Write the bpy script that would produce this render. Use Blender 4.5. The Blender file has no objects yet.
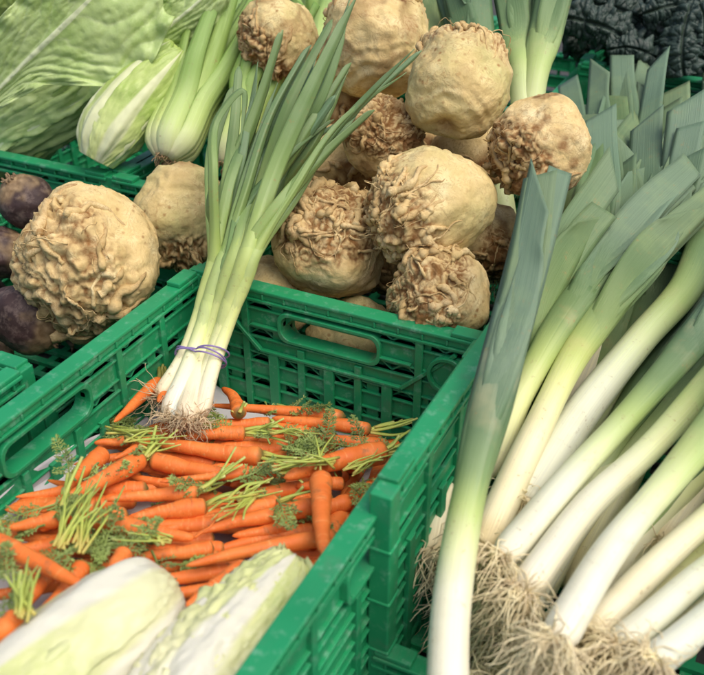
import bpy, bmesh, math, random
import numpy as np
from mathutils import Vector, Matrix

# ------------------------------------------------------------------ camera
SC = bpy.context.scene
COL = SC.collection
CAM = np.array([0.66535, -0.89224, 0.57965])
F, PW, PH = 967.0, 704.0, 675.0
_p, _y = math.radians(31.8), math.radians(26.0)
FW = np.array([-math.sin(_y) * math.cos(_p), math.cos(_y) * math.cos(_p), -math.sin(_p)])
RT = np.cross(FW, [0, 0, 1.0]); RT /= np.linalg.norm(RT)
UP = np.cross(RT, FW)
cd = bpy.data.cameras.new('camera')
cam = bpy.data.objects.new('camera', cd); COL.objects.link(cam)
cam.matrix_world = Matrix(((RT[0], UP[0], -FW[0], CAM[0]), (RT[1], UP[1], -FW[1], CAM[1]),
                           (RT[2], UP[2], -FW[2], CAM[2]), (0, 0, 0, 1)))
cd.sensor_width = 36.0
cd.lens = 36.0 * F / PW
cd.clip_start = 0.05; cd.clip_end = 200.0
cd.dof.use_dof = True
cd.dof.focus_distance = 1.20
cd.dof.aperture_fstop = 6.3
SC.camera = cam

# ------------------------------------------------------------------ light
SUN_EL, SUN_AZ = math.radians(62), math.radians(105)      # azimuth measured from +Y towards +X
world = bpy.data.worlds.new('World'); SC.world = world
world.use_nodes = True
wn = world.node_tree
bg = wn.nodes['Background']
sky = wn.nodes.new('ShaderNodeTexSky')
sky.sky_type = 'NISHITA'; sky.sun_disc = False
sky.sun_elevation = SUN_EL; sky.sun_rotation = SUN_AZ
sky.air_density = 0.8; sky.dust_density = 4.0; sky.ozone_density = 0.4
wn.links.new(sky.outputs[0], bg.inputs[0])
bg.inputs[1].default_value = 0.145
sd = bpy.data.lights.new('sun', 'SUN'); sun = bpy.data.objects.new('sun', sd); COL.objects.link(sun)
sd.energy = 1.35; sd.angle = math.radians(52); sd.color = (1.0, 0.94, 0.84)
_sv = Vector((math.sin(SUN_AZ) * math.cos(SUN_EL), math.cos(SUN_AZ) * math.cos(SUN_EL), math.sin(SUN_EL)))
sun.rotation_euler = _sv.to_track_quat('Z', 'Y').to_euler()
SC.view_settings.view_transform = 'Standard'
SC.view_settings.look = 'None'
SC.view_settings.exposure = 0.44
SC.view_settings.gamma = 1.0
SC.cycles.max_bounces = 8
try:
    SC.cycles.use_denoising = True
except Exception:
    pass

# ------------------------------------------------------------------ measuring helpers
def ray(x, y):
    return FW + RT * (x - PW / 2) / F - UP * (y - PH / 2) / F
def pz(x, y, z):
    r = ray(x, y); return CAM + r * (z - CAM[2]) / r[2]
def py(x, y, Y):
    r = ray(x, y); return CAM + r * (Y - CAM[1]) / r[1]
def pplane(x, y, n, d):
    n = np.array(n, float); r = ray(x, y); return CAM + r * (d - n @ CAM) / (n @ r)
def size(px, P):
    return px * ((P - CAM) @ FW) / F
def nrm(v):
    v = np.asarray(v, float); return v / (np.linalg.norm(v, axis=-1, keepdims=True) + 1e-12)
def sstep(a, b, x):
    t = np.clip((np.asarray(x, float) - a) / (b - a), 0, 1); return t * t * (3 - 2 * t)

# ------------------------------------------------------------------ noise (vectorised)
def _h(ix, iy, iz, seed):
    with np.errstate(over='ignore'):
        n = (ix.astype(np.uint32) * np.uint32(374761393) + iy.astype(np.uint32) * np.uint32(668265263)
             + iz.astype(np.uint32) * np.uint32(2147483647) + np.uint32((seed * 974711 + 12345) & 0xffffffff))
        n = (n ^ (n >> np.uint32(13))) * np.uint32(1274126177)
        n = n ^ (n >> np.uint32(16))
        n = (n * np.uint32(2246822519)); n ^= n >> np.uint32(15)
    return n.astype(np.float64) / 4294967295.0
def vnoise(p, seed=0):
    p = np.asarray(p, float) + 1000.0
    i = np.floor(p).astype(np.int64); f = p - i; f = f * f * (3 - 2 * f)
    r = 0
    for dx in (0, 1):
        for dy in (0, 1):
            for dz in (0, 1):
                w = (f[:, 0] if dx else 1 - f[:, 0]) * (f[:, 1] if dy else 1 - f[:, 1]) * (f[:, 2] if dz else 1 - f[:, 2])
                r = r + w * _h(i[:, 0] + dx, i[:, 1] + dy, i[:, 2] + dz, seed)
    return r * 2 - 1
def fbm(p, seed=0, oct=3):
    r = 0; a = 1.0; p = np.asarray(p, float)
    for k in range(oct):
        r = r + a * vnoise(p * 2 ** k, seed + 17 * k); a *= .5
    return r
def worley(p, seed=0):
    p = np.asarray(p, float) + 1000.0
    i = np.floor(p).astype(np.int64)
    d1 = np.full(len(p), 9.0); d2 = np.full(len(p), 9.0); cid = np.zeros(len(p))
    for dx in (-1, 0, 1):
        for dy in (-1, 0, 1):
            for dz in (-1, 0, 1):
                c = i + np.array([dx, dy, dz])
                j = np.stack([_h(c[:, 0], c[:, 1], c[:, 2], seed + k) for k in (1, 2, 3)], 1)
                d = np.linalg.norm(c + j - p, axis=1)
                closer = d < d1
                d2 = np.where(closer, d1, np.minimum(d2, d))
                cid = np.where(closer, j[:, 0], cid)
                d1 = np.where(closer, d, d1)
    return d1, d2, cid

# ------------------------------------------------------------------ mesh helpers
class MB:
    """collects vertices, faces and per-vertex attributes of ONE mesh"""
    def __init__(s):
        s.v = []; s.f = []; s.n = 0; s.a = {}
    def add(me_, V, Fs, **at):
        V = np.asarray(V, float).reshape(-1, 3)
        for k in set(list(me_.a) + list(at)):
            if k not in me_.a: me_.a[k] = [np.zeros(me_.n)] if me_.n else []
            me_.a[k].append(np.broadcast_to(np.asarray(at.get(k, 0.0), float), (len(V),)))
        me_.v.append(V); me_.f += [tuple(int(q) + me_.n for q in f) for f in Fs]; me_.n += len(V)
    def build(s, name, mat, parent=None, origin=None, smooth=True, recalc=False):
        V = np.concatenate(s.v)
        if origin is None:
            origin = np.array(parent['_o']) if parent is not None else np.zeros(3)
        me = bpy.data.meshes.new(name)
        me.from_pydata((V - origin).tolist(), [], s.f)
        for k, l in s.a.items():
            at = me.attributes.new(k, 'FLOAT', 'POINT'); at.data.foreach_set('value', np.concatenate(l).astype(np.float32))
        if recalc:
            bm = bmesh.new(); bm.from_mesh(me); bmesh.ops.recalc_face_normals(bm, faces=bm.faces); bm.to_mesh(me); bm.free()
        if smooth: me.polygons.foreach_set('use_smooth', [True] * len(me.polygons))
        me.update(); me.materials.append(mat)
        o = bpy.data.objects.new(name, me); COL.objects.link(o)
        if parent is None: o.location = origin
        else: o.parent = parent
        o['_o'] = [float(q) for q in origin]
        return o
def tag(o, label, cat, group=None, kind=None):
    if label: o['label'] = label
    if cat: o['category'] = cat
    if group: o['group'] = group
    if kind: o['kind'] = kind
    return o
def thing(name, label, cat, loc, group=None):
    o = bpy.data.objects.new(name, None); COL.objects.link(o)
    o.location = loc; o.empty_display_size = .03; o['_o'] = [float(q) for q in loc]
    return tag(o, label, cat, group)

def spline(P, n):
    P = np.asarray(P, float)
    if len(P) == 2: return P[0] + (P[1] - P[0]) * np.linspace(0, 1, n)[:, None]
    seg = np.linalg.norm(np.diff(P, axis=0), axis=1); cum = np.concatenate([[0], np.cumsum(seg)]); cum /= cum[-1]
    m = np.zeros_like(P)
    for k in range(len(P)):
        a, b = max(k - 1, 0), min(k + 1, len(P) - 1)
        m[k] = (P[b] - P[a]) / (cum[b] - cum[a])
    t = np.linspace(0, 1, n); k = np.clip(np.searchsorted(cum, t, side='right') - 1, 0, len(P) - 2)
    h = (cum[k + 1] - cum[k])[:, None]; u = ((t - cum[k])[:, None]) / h
    return ((2 * u ** 3 - 3 * u ** 2 + 1) * P[k] + (u ** 3 - 2 * u ** 2 + u) * h * m[k]
            + (-2 * u ** 3 + 3 * u ** 2) * P[k + 1] + (u ** 3 - u ** 2) * h * m[k + 1])
def frames(path, ref=None):
    T = nrm(np.gradient(path, axis=0))
    if ref is None:
        ref = np.array([0, 0, 1.0]) if abs(T[0][2]) < .9 else np.array([1.0, 0, 0])
    N = np.zeros_like(path); r = np.array(ref, float)
    for k in range(len(path)):
        r = r - T[k] * (r @ T[k]); r = r / (np.linalg.norm(r) + 1e-9); N[k] = r
    return T, N, np.cross(T, N)            # tangent, normal (towards ref), binormal
def sweep(path, sec, closed, ref=None, cap=True):
    """sec: n x m x 2 offsets (binormal, normal)"""
    T, N, B = frames(path, ref)
    n, m = sec.shape[:2]
    V = path[:, None] + sec[..., :1] * B[:, None] + sec[..., 1:] * N[:, None]
    V = V.reshape(-1, 3); Fs = []
    mm = m if closed else m - 1
    for i in range(n - 1):
        for j in range(mm):
            k = (j + 1) % m
            Fs.append((i * m + j, i * m + k, (i + 1) * m + k, (i + 1) * m + j))
    if closed and cap:
        Fs.append(tuple(range(m - 1, -1, -1))); Fs.append(tuple((n - 1) * m + j for j in range(m)))
    return V, Fs
def tube(path, rad, k=8, ref=None, flat=None):
    path = np.asarray(path, float); n = len(path)
    rad = np.broadcast_to(np.asarray(rad, float), (n,))
    a = np.arange(k) * 2 * math.pi / k
    sec = np.stack([np.cos(a)[None] * rad[:, None], np.sin(a)[None] * rad[:, None]], -1)
    if flat is not None: sec[..., 0] *= flat[0]; sec[..., 1] *= flat[1]
    return sweep(path, sec, True, ref)
def grid_faces(n, m):
    return [(i * m + j, i * m + j + 1, (i + 1) * m + j + 1, (i + 1) * m + j) for i in range(n - 1) for j in range(m - 1)]
def icosphere(sub):
    bm = bmesh.new(); bmesh.ops.create_icosphere(bm, subdivisions=sub, radius=1.0)
    V = np.array([v.co[:] for v in bm.verts]); Fs = [tuple(v.index for v in f.verts) for f in bm.faces]; bm.free()
    return V, Fs
def basis(z):
    z = nrm(z); a = np.array([0, 0, 1.0]) if abs(z[2]) < .9 else np.array([1.0, 0, 0])
    x = nrm(np.cross(a, z)); return np.stack([x, np.cross(z, x), z], 1)     # columns
def camdir(r, u, t):
    """direction from right / up / toward-the-lens amounts"""
    return nrm(RT * r + UP * u - FW * t)
def solidify(o, th, off=0.0):
    m = o.modifiers.new('thickness', 'SOLIDIFY'); m.thickness = th; m.offset = off
    return o

# ------------------------------------------------------------------ material helpers
class NT:
    def __init__(s, name, rough=.5, spec=.5):
        s.m = bpy.data.materials.new(name); s.m.use_nodes = True; s.t = s.m.node_tree
        s.b = s.t.nodes['Principled BSDF']; s.b.inputs['Roughness'].default_value = rough
        s.b.inputs['Specular IOR Level'].default_value = spec
        s._co = None
    def n(s, ty, **pr):
        x = s.t.nodes.new(ty)
        for k, v in pr.items(): setattr(x, k, v)
        return x
    def put(s, sock, v):
        if hasattr(v, 'is_output'): s.t.links.new(v, sock)
        elif isinstance(v, (tuple, list)) and len(v) == 3 and len(sock.default_value) == 4: sock.default_value = (*v, 1)
        else: sock.default_value = v
    def attr(s, nm): return s.n('ShaderNodeAttribute', attribute_name=nm).outputs['Fac']
    def rnd(s): return s.n('ShaderNodeObjectInfo').outputs['Random']
    def co(s):
        if s._co is None:
            tc = s.n('ShaderNodeTexCoord'); r = s.rnd()
            ml = s.n('ShaderNodeMath', operation='MULTIPLY'); s.put(ml.inputs[0], r); ml.inputs[1].default_value = 37.0
            ad = s.n('ShaderNodeVectorMath', operation='ADD'); s.put(ad.inputs[0], tc.outputs['Object']); s.put(ad.inputs[1], ml.outputs[0])
            s._co = ad.outputs[0]
        return s._co
    def comb(s, x, y, z=0.0):
        c = s.n('ShaderNodeCombineXYZ'); s.put(c.inputs[0], x); s.put(c.inputs[1], y); s.put(c.inputs[2], z); return c.outputs[0]
    def noise(s, scale, detail=3, rough=.5, co=None, dist=0.0):
        x = s.n('ShaderNodeTexNoise'); s.put(x.inputs['Vector'], co or s.co())
        x.inputs['Scale'].default_value = scale; x.inputs['Detail'].default_value = detail
        x.inputs['Roughness'].default_value = rough; x.inputs['Distortion'].default_value = dist
        return x.outputs['Fac']
    def vor(s, scale, co=None, feature='F1'):
        x = s.n('ShaderNodeTexVoronoi', feature=feature); s.put(x.inputs['Vector'], co or s.co()); x.inputs['Scale'].default_value = scale
        return x.outputs['Distance']
    def ramp(s, f, stops):
        x = s.n('ShaderNodeValToRGB'); s.put(x.inputs[0], f); e = x.color_ramp.elements
        while len(e) < len(stops): e.new(.5)
        for k, (p, c) in enumerate(stops):
            e[k].position = p; e[k].color = (*c, 1) if isinstance(c, tuple) else (c, c, c, 1)
        return x.outputs[0]
    def mix(s, f, a, b, blend='MIX'):
        x = s.n('ShaderNodeMix', data_type='RGBA', blend_type=blend)
        s.put(x.inputs[0], f); s.put(x.inputs[6], a); s.put(x.inputs[7], b); return x.outputs[2]
    def ma(s, op, a, b=0.0, c=None):
        x = s.n('ShaderNodeMath', operation=op); s.put(x.inputs[0], a); s.put(x.inputs[1], b)
        if c is not None: s.put(x.inputs[2], c)
        return x.outputs[0]
    def color(s, c): s.put(s.b.inputs['Base Color'], c); return s
    def rough(s, r): s.put(s.b.inputs['Roughness'], r); return s
    def bump(s, h, strength=.5, dist=.002):
        x = s.n('ShaderNodeBump'); s.put(x.inputs['Height'], h)
        x.inputs['Strength'].default_value = strength; x.inputs['Distance'].default_value = dist
        if s.b.inputs['Normal'].links: s.t.links.new(s.b.inputs['Normal'].links[0].from_socket, x.inputs['Normal'])
        s.t.links.new(x.outputs[0], s.b.inputs['Normal']); return s
    def sss(s, w, rad=(.6, .5, .3), scale=.01):
        s.b.inputs['Subsurface Weight'].default_value = w; s.b.inputs['Subsurface Radius'].default_value = rad
        s.b.inputs['Subsurface Scale'].default_value = scale; return s

M = {}
def plain(name, col, rough=.6, var=.25, scale=40, bump=.2):
    t = NT(name, rough)
    dark = tuple(c * (1 - var) for c in col); lite = tuple(min(1, c * (1 + var)) for c in col)
    t.color(t.ramp(t.noise(scale, 4), [(.3, dark), (.7, lite)]))
    if bump: t.bump(t.noise(scale * 4, 3), bump, .001)
    return t.m

# green crate plastic: scuffed, dusty
t = NT('green_plastic', .42)
base = t.ramp(t.noise(9, 3), [(.3, (.009, .215, .078)), (.7, (.015, .285, .108))])
scuff = t.ramp(t.noise(70, 6, .7), [(.54, 0.0), (.70, .55)])
base = t.mix(scuff, base, (.20, .42, .29))
dirt = t.ramp(t.noise(26, 5, .65, dist=.6), [(.55, 0.0), (.74, .4)])
base = t.mix(dirt, base, (.10, .15, .10))
t.color(base); t.rough(t.ramp(t.noise(30, 4), [(.3, .32), (.7, .6)])); t.bump(t.noise(160, 4), .12, .001)
M['plastic'] = t.m

# celeriac skin
t = NT('celeriac_skin', .74, .3)
n1 = t.noise(28, 5, .65); n2 = t.noise(95, 5, .72, dist=.8); n3 = t.noise(11, 4); n4 = t.noise(48, 3, .6, dist=2.2)
skin = t.ramp(n1, [(.28, (.56, .39, .15)), (.5, (.72, .54, .25)), (.72, (.81, .67, .37))])
gr = t.attr('green')
skin = t.mix(t.ma('MULTIPLY', gr, t.ramp(n3, [(.35, .3), (.65, 1.0)])), skin, t.ramp(n2, [(.3, (.40, .39, .13)), (.7, (.64, .62, .29))]))
body = t.ma('SUBTRACT', 1.0, t.attr('cap'))
spot = t.ramp(t.vor(70), [(.08, .9), (.24, 0.0)])
spot = t.ma('MULTIPLY', t.ma('MULTIPLY', spot, body), t.ramp(n3, [(.42, 0.0), (.62, 1.0)]))
skin = t.mix(spot, skin, (.33, .17, .055))
line = t.ramp(t.ma('ABSOLUTE', t.ma('SUBTRACT', n4, .5)), [(.0, .62), (.035, 0.0)])
skin = t.mix(t.ma('MULTIPLY', line, t.ramp(n1, [(.4, 0.0), (.6, 1.0)])), skin, (.36, .20, .065))
strk = t.ramp(n2, [(.55, 0.0), (.67, .75)])
skin = t.mix(t.ma('MULTIPLY', strk, t.ramp(n3, [(.4, .25), (.6, 1.0)])), skin, (.40, .23, .08))
d = t.ma('MULTIPLY', t.attr('dirt'), t.ramp(n2, [(.25, .6), (.6, 1.1)]))
skin = t.mix(d, skin, t.ramp(n1, [(.3, (.12, .05, .013)), (.7, (.30, .145, .042))]))
t.color(skin); t.bump(t.noise(300, 4, .7), .4, .0012); t.bump(n2, .5, .003); t.bump(n4, .25, .004)
M['celeriac'] = t.m

# carrot
t = NT('carrot_skin', .56, .35)
s = t.attr('s'); 
ring = t.noise(1, 3, .6, co=t.comb(t.ma('MULTIPLY', s, 34.0), t.ma('MULTIPLY', t.attr('v'), 1.6), t.ma('MULTIPLY', t.rnd(), 50.0)))
c = t.ramp(t.noise(35, 4), [(.3, (.66, .145, .022)), (.7, (.82, .245, .05))])
c = t.mix(t.ramp(t.rnd(), [(0, 0.0), (1, .45)]), c, (.76, .15, .022))
c = t.mix(t.ramp(ring, [(.56, 0.0), (.72, .4)]), c, (.90, .46, .17))
c = t.mix(t.ramp(ring, [(.26, .6), (.36, 0.0)]), c, (.34, .07, .015))
c = t.mix(t.ramp(t.noise(60, 5, .7), [(.57, 0.0), (.70, .7)]), c, (.27, .12, .045))
c = t.mix(t.ramp(t.ma('ADD', s, t.ma('MULTIPLY', t.noise(80, 2), .04)), [(.035, 1.0), (.085, 0.0)]), c, (.16, .13, .035))
t.color(c); t.bump(ring, .45, .0012); t.sss(.08, (.8, .3, .1), .006)
M['carrot'] = t.m

def streaky(name, stops, edge=None, rough=.45, sss=.1, vs=26, bump=.3, mottle=(.0, (.3, .3, .2)), spec=.4):
    """skin coloured along 's' with fine lengthways veins"""
    t = NT(name, rough, spec)
    s = t.attr('s'); v = t.attr('v'); r = t.ma('MULTIPLY', t.attr('rv'), 31.0)
    st = t.noise(1, 3, .6, co=t.comb(t.ma('MULTIPLY', v, vs), t.ma('MULTIPLY', s, 2.2), r))
    big = t.noise(22, 3)
    sw = t.ma('ADD', s, t.ma('MULTIPLY', t.ma('SUBTRACT', st, .5), .16))
    sw = t.ma('ADD', sw, t.ma('MULTIPLY', t.ma('SUBTRACT', t.attr('rv'), .5), .09))
    c = t.ramp(sw, stops)
    c = t.mix(t.ramp(st, [(.35, .0), (.7, .42)]), c, t.mix(1.0, c, (1.55, 1.5, 1.35), 'MULTIPLY'))
    c = t.mix(t.ramp(big, [(.5, 0.0), (.72, mottle[0])]), c, mottle[1])
    c = t.mix(t.ma('MULTIPLY', t.ramp(t.noise(120, 4, .7), [(.60, 0.0), (.70, .55)]), t.ramp(big, [(.4, 0.0), (.6, 1.0)])), c, (.30, .20, .08))
    c = t.mix(1.0, c, t.ramp(t.attr('rv'), [(0, (1.08, 1.02, .84)), (.5, (1, 1, 1)), (1, (.88, .94, .98))]), 'MULTIPLY')
    if edge is not None:
        c = t.mix(t.ramp(t.ma('ADD', t.attr('e'), t.ma('MULTIPLY', big, .3)), [(1.02, 0.0), (1.14, 1.0)]), c, edge)
    t.color(c); t.bump(st, bump, .0012)
    if sss: t.sss(sss, (.7, .7, .35), .008)
    return t.m
LS = [(.0, (.66, .58, .40)), (.05, (.76, .73, .58)), (.28, (.75, .74, .54)), (.40, (.64, .69, .36)), (.52, (.38, .48, .16)), (.64, (.165, .25, .095)), (.80, (.088, .160, .070)), (1.0, (.135, .205, .128))]
M['leek_shaft'] = streaky('leek_shaft_skin', LS, rough=.42, vs=40, bump=.5, mottle=(.25, (.62, .52, .28)))
M['leek_leaf'] = streaky('leek_leaf_skin', LS, edge=(.52, .45, .16), rough=.52, vs=42, bump=.6, mottle=(.22, (.30, .40, .18)))
OS = [(.0, (.70, .62, .50)), (.05, (.77, .75, .64)), (.16, (.74, .76, .53)), (.27, (.60, .68, .32)), (.40, (.43, .54, .20)), (.56, (.235, .345, .12)), (.75, (.13, .22, .085)), (1.0, (.125, .205, .105))]
M['onion_stem'] = streaky('onion_stem_skin', OS, rough=.32, mottle=(.1, (.7, .6, .4)))
M['onion_leaf'] = streaky('onion_leaf_skin', OS, edge=(.50, .46, .12), rough=.42, vs=20, mottle=(.3, (.26, .36, .20)))
M['stalk'] = streaky('carrot_stalk_skin', [(.0, (.44, .40, .12)), (.2, (.38, .46, .11)), (.8, (.30, .40, .10)), (1.0, (.46, .49, .22))], rough=.45, sss=.05, vs=12)
M['wilted'] = streaky('wilted_stalk_skin', [(.0, (.20, .17, .05)), (.5, (.13, .15, .035)), (1.0, (.22, .2, .06))], rough=.6, sss=0, vs=12)
M['celery'] = streaky('celery_stalk_skin', [(.0, (.62, .58, .36)), (.05, (.62, .67, .38)), (.16, (.44, .56, .20)), (.45, (.25, .39, .10)), (1.0, (.16, .29, .065))], rough=.35, vs=30, bump=.6)
M['fennel_white'] = streaky('pale_shaft_skin', [(.0, (.7, .7, .5)), (.6, (.7, .72, .4)), (1.0, (.4, .5, .2))], rough=.4)

M['root_hair'] = plain('dry_root_fibre', (.86, .69, .42), .8, .3, 60, 0)
M['root_hair_dark'] = plain('soiled_root_fibre', (.30, .20, .10), .9, .4, 60, 0)
M['onion_root'] = plain('onion_root_fibre', (.58, .45, .27), .8, .35, 60, 0)
M['band'] = plain('purple_rubber', (.26, .19, .42), .5, .2, 60, .1)
M['paper'] = plain('pale_paper', (.58, .57, .58), .8, .12, 14, .3)
M['ground'] = plain('dark_tarmac', (.045, .045, .042), .9, .4, 90, .6)
M['frond'] = plain('carrot_frond', (.20, .27, .065), .6, .5, 30, 0)

# beetroot
t = NT('beetroot_skin', .62, .35)
c = t.ramp(t.noise(18, 4), [(.3, (.028, .016, .015)), (.7, (.066, .036, .033))])
c = t.mix(t.ramp(t.noise(55, 5, .7), [(.48, 0.0), (.68, .75)]), c, (.20, .145, .12))
c = t.mix(t.attr('dirt'), c, t.ramp(t.noise(90, 4), [(.3, (.14, .085, .04)), (.7, (.34, .24, .13))]))
t.color(c); t.bump(t.noise(120, 4), .5, .0015); M['beet'] = t.m

def leafy(name, rib, pale, green, deep, rw=.10, vein=22, rough=.4, bump=.7, sss=.12, base=.25):
    """lettuce-like leaf: white midrib, branching side veins, blade"""
    t = NT(name, rough, .4)
    s = t.attr('s'); v = t.ma('ABSOLUTE', t.attr('v')); n = t.noise(40, 4); nb = t.noise(14, 3)
    veins = t.attr('vn')
    net = t.ramp(t.vor(130, feature='DISTANCE_TO_EDGE'), [(.0, .8), (.12, 0.0)])
    blade = t.ramp(t.ma('ADD', nb, t.ma('MULTIPLY', t.ma('SUBTRACT', n, .5), .5)), [(.3, deep), (.68, green)])
    blade = t.mix(t.ramp(t.ma('ADD', s, t.ma('MULTIPLY', nb, .3)), [(base, 1.0), (base + .35, 0.0)]), blade, pale)
    blade = t.mix(t.ma('MULTIPLY', t.ma('ADD', veins, t.ma('MULTIPLY', net, .4)), .55), blade, pale)
    rwid = t.ma('MULTIPLY', t.ma('SUBTRACT', 1.15, s), rw)
    ribm = t.ramp(t.ma('DIVIDE', v, rwid), [(.7, 1.0), (1.25, 0.0)])
    t.color(t.mix(ribm, blade, rib))
    t.bump(t.ma('ADD', t.ma('MULTIPLY', t.vor(60, feature='SMOOTH_F1'), .9), t.ma('MULTIPLY', n, .6)), bump, .004)
    if sss: t.sss(sss, (.6, .7, .3), .01)
    return t.m
M['napa'] = leafy('napa_leaf', (.66, .65, .51), (.66, .66, .38), (.60, .63, .28), (.50, .57, .22), rw=.48, vein=18, base=.45, bump=.35)
M['chicory'] = leafy('sugarloaf_leaf', (.70, .76, .46), (.58, .68, .34), (.48, .60, .24), (.34, .48, .14), rw=.085, vein=22, base=.1, bump=.9)
M['chicory_pale'] = leafy('pale_head_leaf', (.66, .70, .40), (.58, .66, .26), (.42, .54, .15), (.30, .44, .09), rw=.42, vein=9, base=.30, bump=.3)
t = NT('dark_kale_leaf', .5, .4)
c = t.ramp(t.noise(60, 4), [(.3, (.012, .026, .019)), (.7, (.048, .076, .060))])
c = t.mix(t.ramp(t.ma('ABSOLUTE', t.attr('v')), [(.02, .7), (.07, 0.0)]), c, (.10, .15, .075))
t.color(c); t.bump(t.noise(180, 4), .5, .002); M['kale'] = t.m

# ------------------------------------------------------------------ setting
mb = MB(); mb.add([(-40, -40, -.245), (40, -40, -.245), (40, 40, -.245), (-40, 40, -.245)], [(0, 1, 2, 3)])
g = mb.build('ground', M['ground'], smooth=False); g['kind'] = 'structure'

# ------------------------------------------------------------------ crates
def crate(label, x0, x1, y0, y1, z0, z1, low=(), group='green plastic vegetable crates', detail=True):
    root = thing('plastic_crate', label, 'crate', ((x0 + x1) / 2, (y0 + y1) / 2, z0), group)
    TH = .012; H = z1 - z0
    def wall(o, U, D, L, H, handle=True):
        o = np.array(o, float); U = np.array(U, float); D = np.array(D, float); Z = np.array([0, 0, 1.0])
        mb = MB()
        def box(u0, u1, w0, w1, d0=0.0, d1=TH):
            V = [o + U * u + Z * w + D * d for u in (u0, u1) for w in (w0, w1) for d in (d0, d1)]
            mb.add(V, [(0, 1, 3, 2), (4, 6, 7, 5), (0, 4, 5, 1), (2, 3, 7, 6), (0, 2, 6, 4), (1, 5, 7, 3)])
        def bar(p, q, wd, d0, d1):
            p = np.array(p, float); q = np.array(q, float); e = nrm(q - p); s = np.array([-e[1], e[0]]) * wd / 2
            V = [o + U * c[0] + Z * c[1] + D * d for c in (p - s, p + s, q - s, q + s) for d in (d0, d1)]
            mb.add(V, [(0, 1, 3, 2), (4, 6, 7, 5), (0, 4, 5, 1), (2, 3, 7, 6), (0, 2, 6, 4), (1, 5, 7, 3)])
        top = H - .014
        # top rail split into two thin flanges with little webs between
        box(.0, L, top - .004, top, -.004, TH + .006)
        hu0, hu1 = L / 2 - .066, L / 2 + .066
        hw1, hw0 = H - .028, H - .062
        rows = []; w = top - .004; k = 0
        while w > .02:
            gap = .010 if k == 0 else .012
            rows.append((w - gap, w, 'gap')); w -= gap
            b = .026 if k else .030
            rows.append((max(w - b, 0), w, 'band')); w -= b; k += 1
        if w > .001: rows.append((0, w, 'band'))
        hd = handle and H > .1
        for (a, b, kind) in rows:
            spans = [(0.0, L)]
            if hd and b > hw0 and a < hw1: spans = [(0.0, hu0), (hu1, L)]
            if kind == 'band':
                for (u0, u1) in spans:
                    box(u0, u1, a, b, .002, TH - .002)
                    box(u0, u1, b - .003, b, -.0012, TH + .002); box(u0, u1, a, a + .003, -.0012, TH + .002)
            elif detail:
                for (u0, u1) in spans:
                    n = max(2, int(round((u1 - u0) / .0165)))
                    for q in range(n):
                        ua = u0 + (u1 - u0) * q / n; ub = u0 + (u1 - u0) * (q + 1) / n
                        if q % 4 == 3: box(ua, ub, a - .001, b + .001, .003, TH - .003)
                        elif q % 2: bar((ua, a), (ub, b), .0026, .004, TH - .004)
                        else: bar((ua, b), (ub, a), .0026, .004, TH - .004)
            else:
                n = max(2, int(L / .03))
                for q in range(n + 1): box(max(0, L * q / n - .003), min(L, L * q / n + .003), a - .001, b + .001, .003, TH - .003)
        # uprights
        n = max(2, int(round(L / .085)))
        for q in range(n + 1):
            u = L * q / n
            if hd and hu0 - .012 < u < hu1 + .012:
                wtop = hw0 - .012
            else: wtop = top - .004
            box(max(0, u - .005), min(L, u + .005), 0, wtop, -.0028, TH + .0036)
            if q < n and detail:
                um = L * (q + .5) / n
                box(um - .007, um + .007, .0, min(H - .09, wtop), -.0040, .0015)
        if hd:
            # rounded frame of the grip
            c = [];
            for cx, cy, a0 in ((hu1 - .014, hw1 - .014, 0), (hu0 + .014, hw1 - .014, 90), (hu0 + .014, hw0 + .014, 180), (hu1 - .014, hw0 + .014, 270)):
                for a in np.linspace(a0, a0 + 90, 7): c.append((cx + .014 * math.cos(math.radians(a)), cy + .014 * math.sin(math.radians(a))))
            m = len(c); V = []
            for ins, d in ((0, -.005), (.0045, -.005), (.0045, TH + .006), (0, TH + .006)):
                for (u, w_) in c:
                    cu, cw = (hu0 + hu1) / 2, (hw0 + hw1) / 2
                    V.append(o + U * (u + ins * np.sign(u - cu)) + Z * (w_ + ins * np.sign(w_ - cw)) + D * d)
            Fs = []
            for r in range(4):
                r2 = (r + 1) % 4
                for j in range(m): Fs.append((r * m + j, r * m + (j + 1) % m, r2 * m + (j + 1) % m, r2 * m + j))
            mb.add(V, Fs)
            if L < .5 and detail:
                for s in (-1, 1):
                    c0 = L / 2
                    bar((c0 + s * .165, H - .022), (c0 + s * .098, H - .088), .005, -.0055, .001)
                    bar((c0 + s * .098, H - .088), (c0 + s * .0, H - .088), .004, -.0050, .001)
                    bar((c0 + s * .110, H - .052), (c0 + s * .066, H - .052), .003, -.0048, .001)
                # round boss with a moulded ring
                uc, wc = L - .042, H - .052
                for (r0, r1, d) in ((.020, .025, -.0085), (.0, .020, -.0035)):
                    a = np.arange(28) * 2 * math.pi / 28
                    ri = [o + U * (uc + r0 * math.cos(x)) + Z * (wc + r0 * math.sin(x)) + D * d for x in a]
                    ro = [o + U * (uc + r1 * math.cos(x)) + Z * (wc + r1 * math.sin(x)) + D * d for x in a]
                    rb = [o + U * (uc + r1 * math.cos(x)) + Z * (wc + r1 * math.sin(x)) + D * .003 for x in a]
                    rc = [o + U * (uc + max(r0, .001) * math.cos(x)) + Z * (wc + max(r0, .001) * math.sin(x)) + D * .003 for x in a]
                    Fs = []
                    for j in range(28):
                        k2 = (j + 1) % 28
                        Fs += [(j, k2, 28 + k2, 28 + j), (28 + j, 28 + k2, 56 + k2, 56 + j), (j, 84 + j, 84 + k2, k2)]
                    mb.add(np.array(ri + ro + rb + rc), Fs)
        p = mb.build('side_panel', M['plastic'], root, smooth=False, recalc=True)
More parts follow.
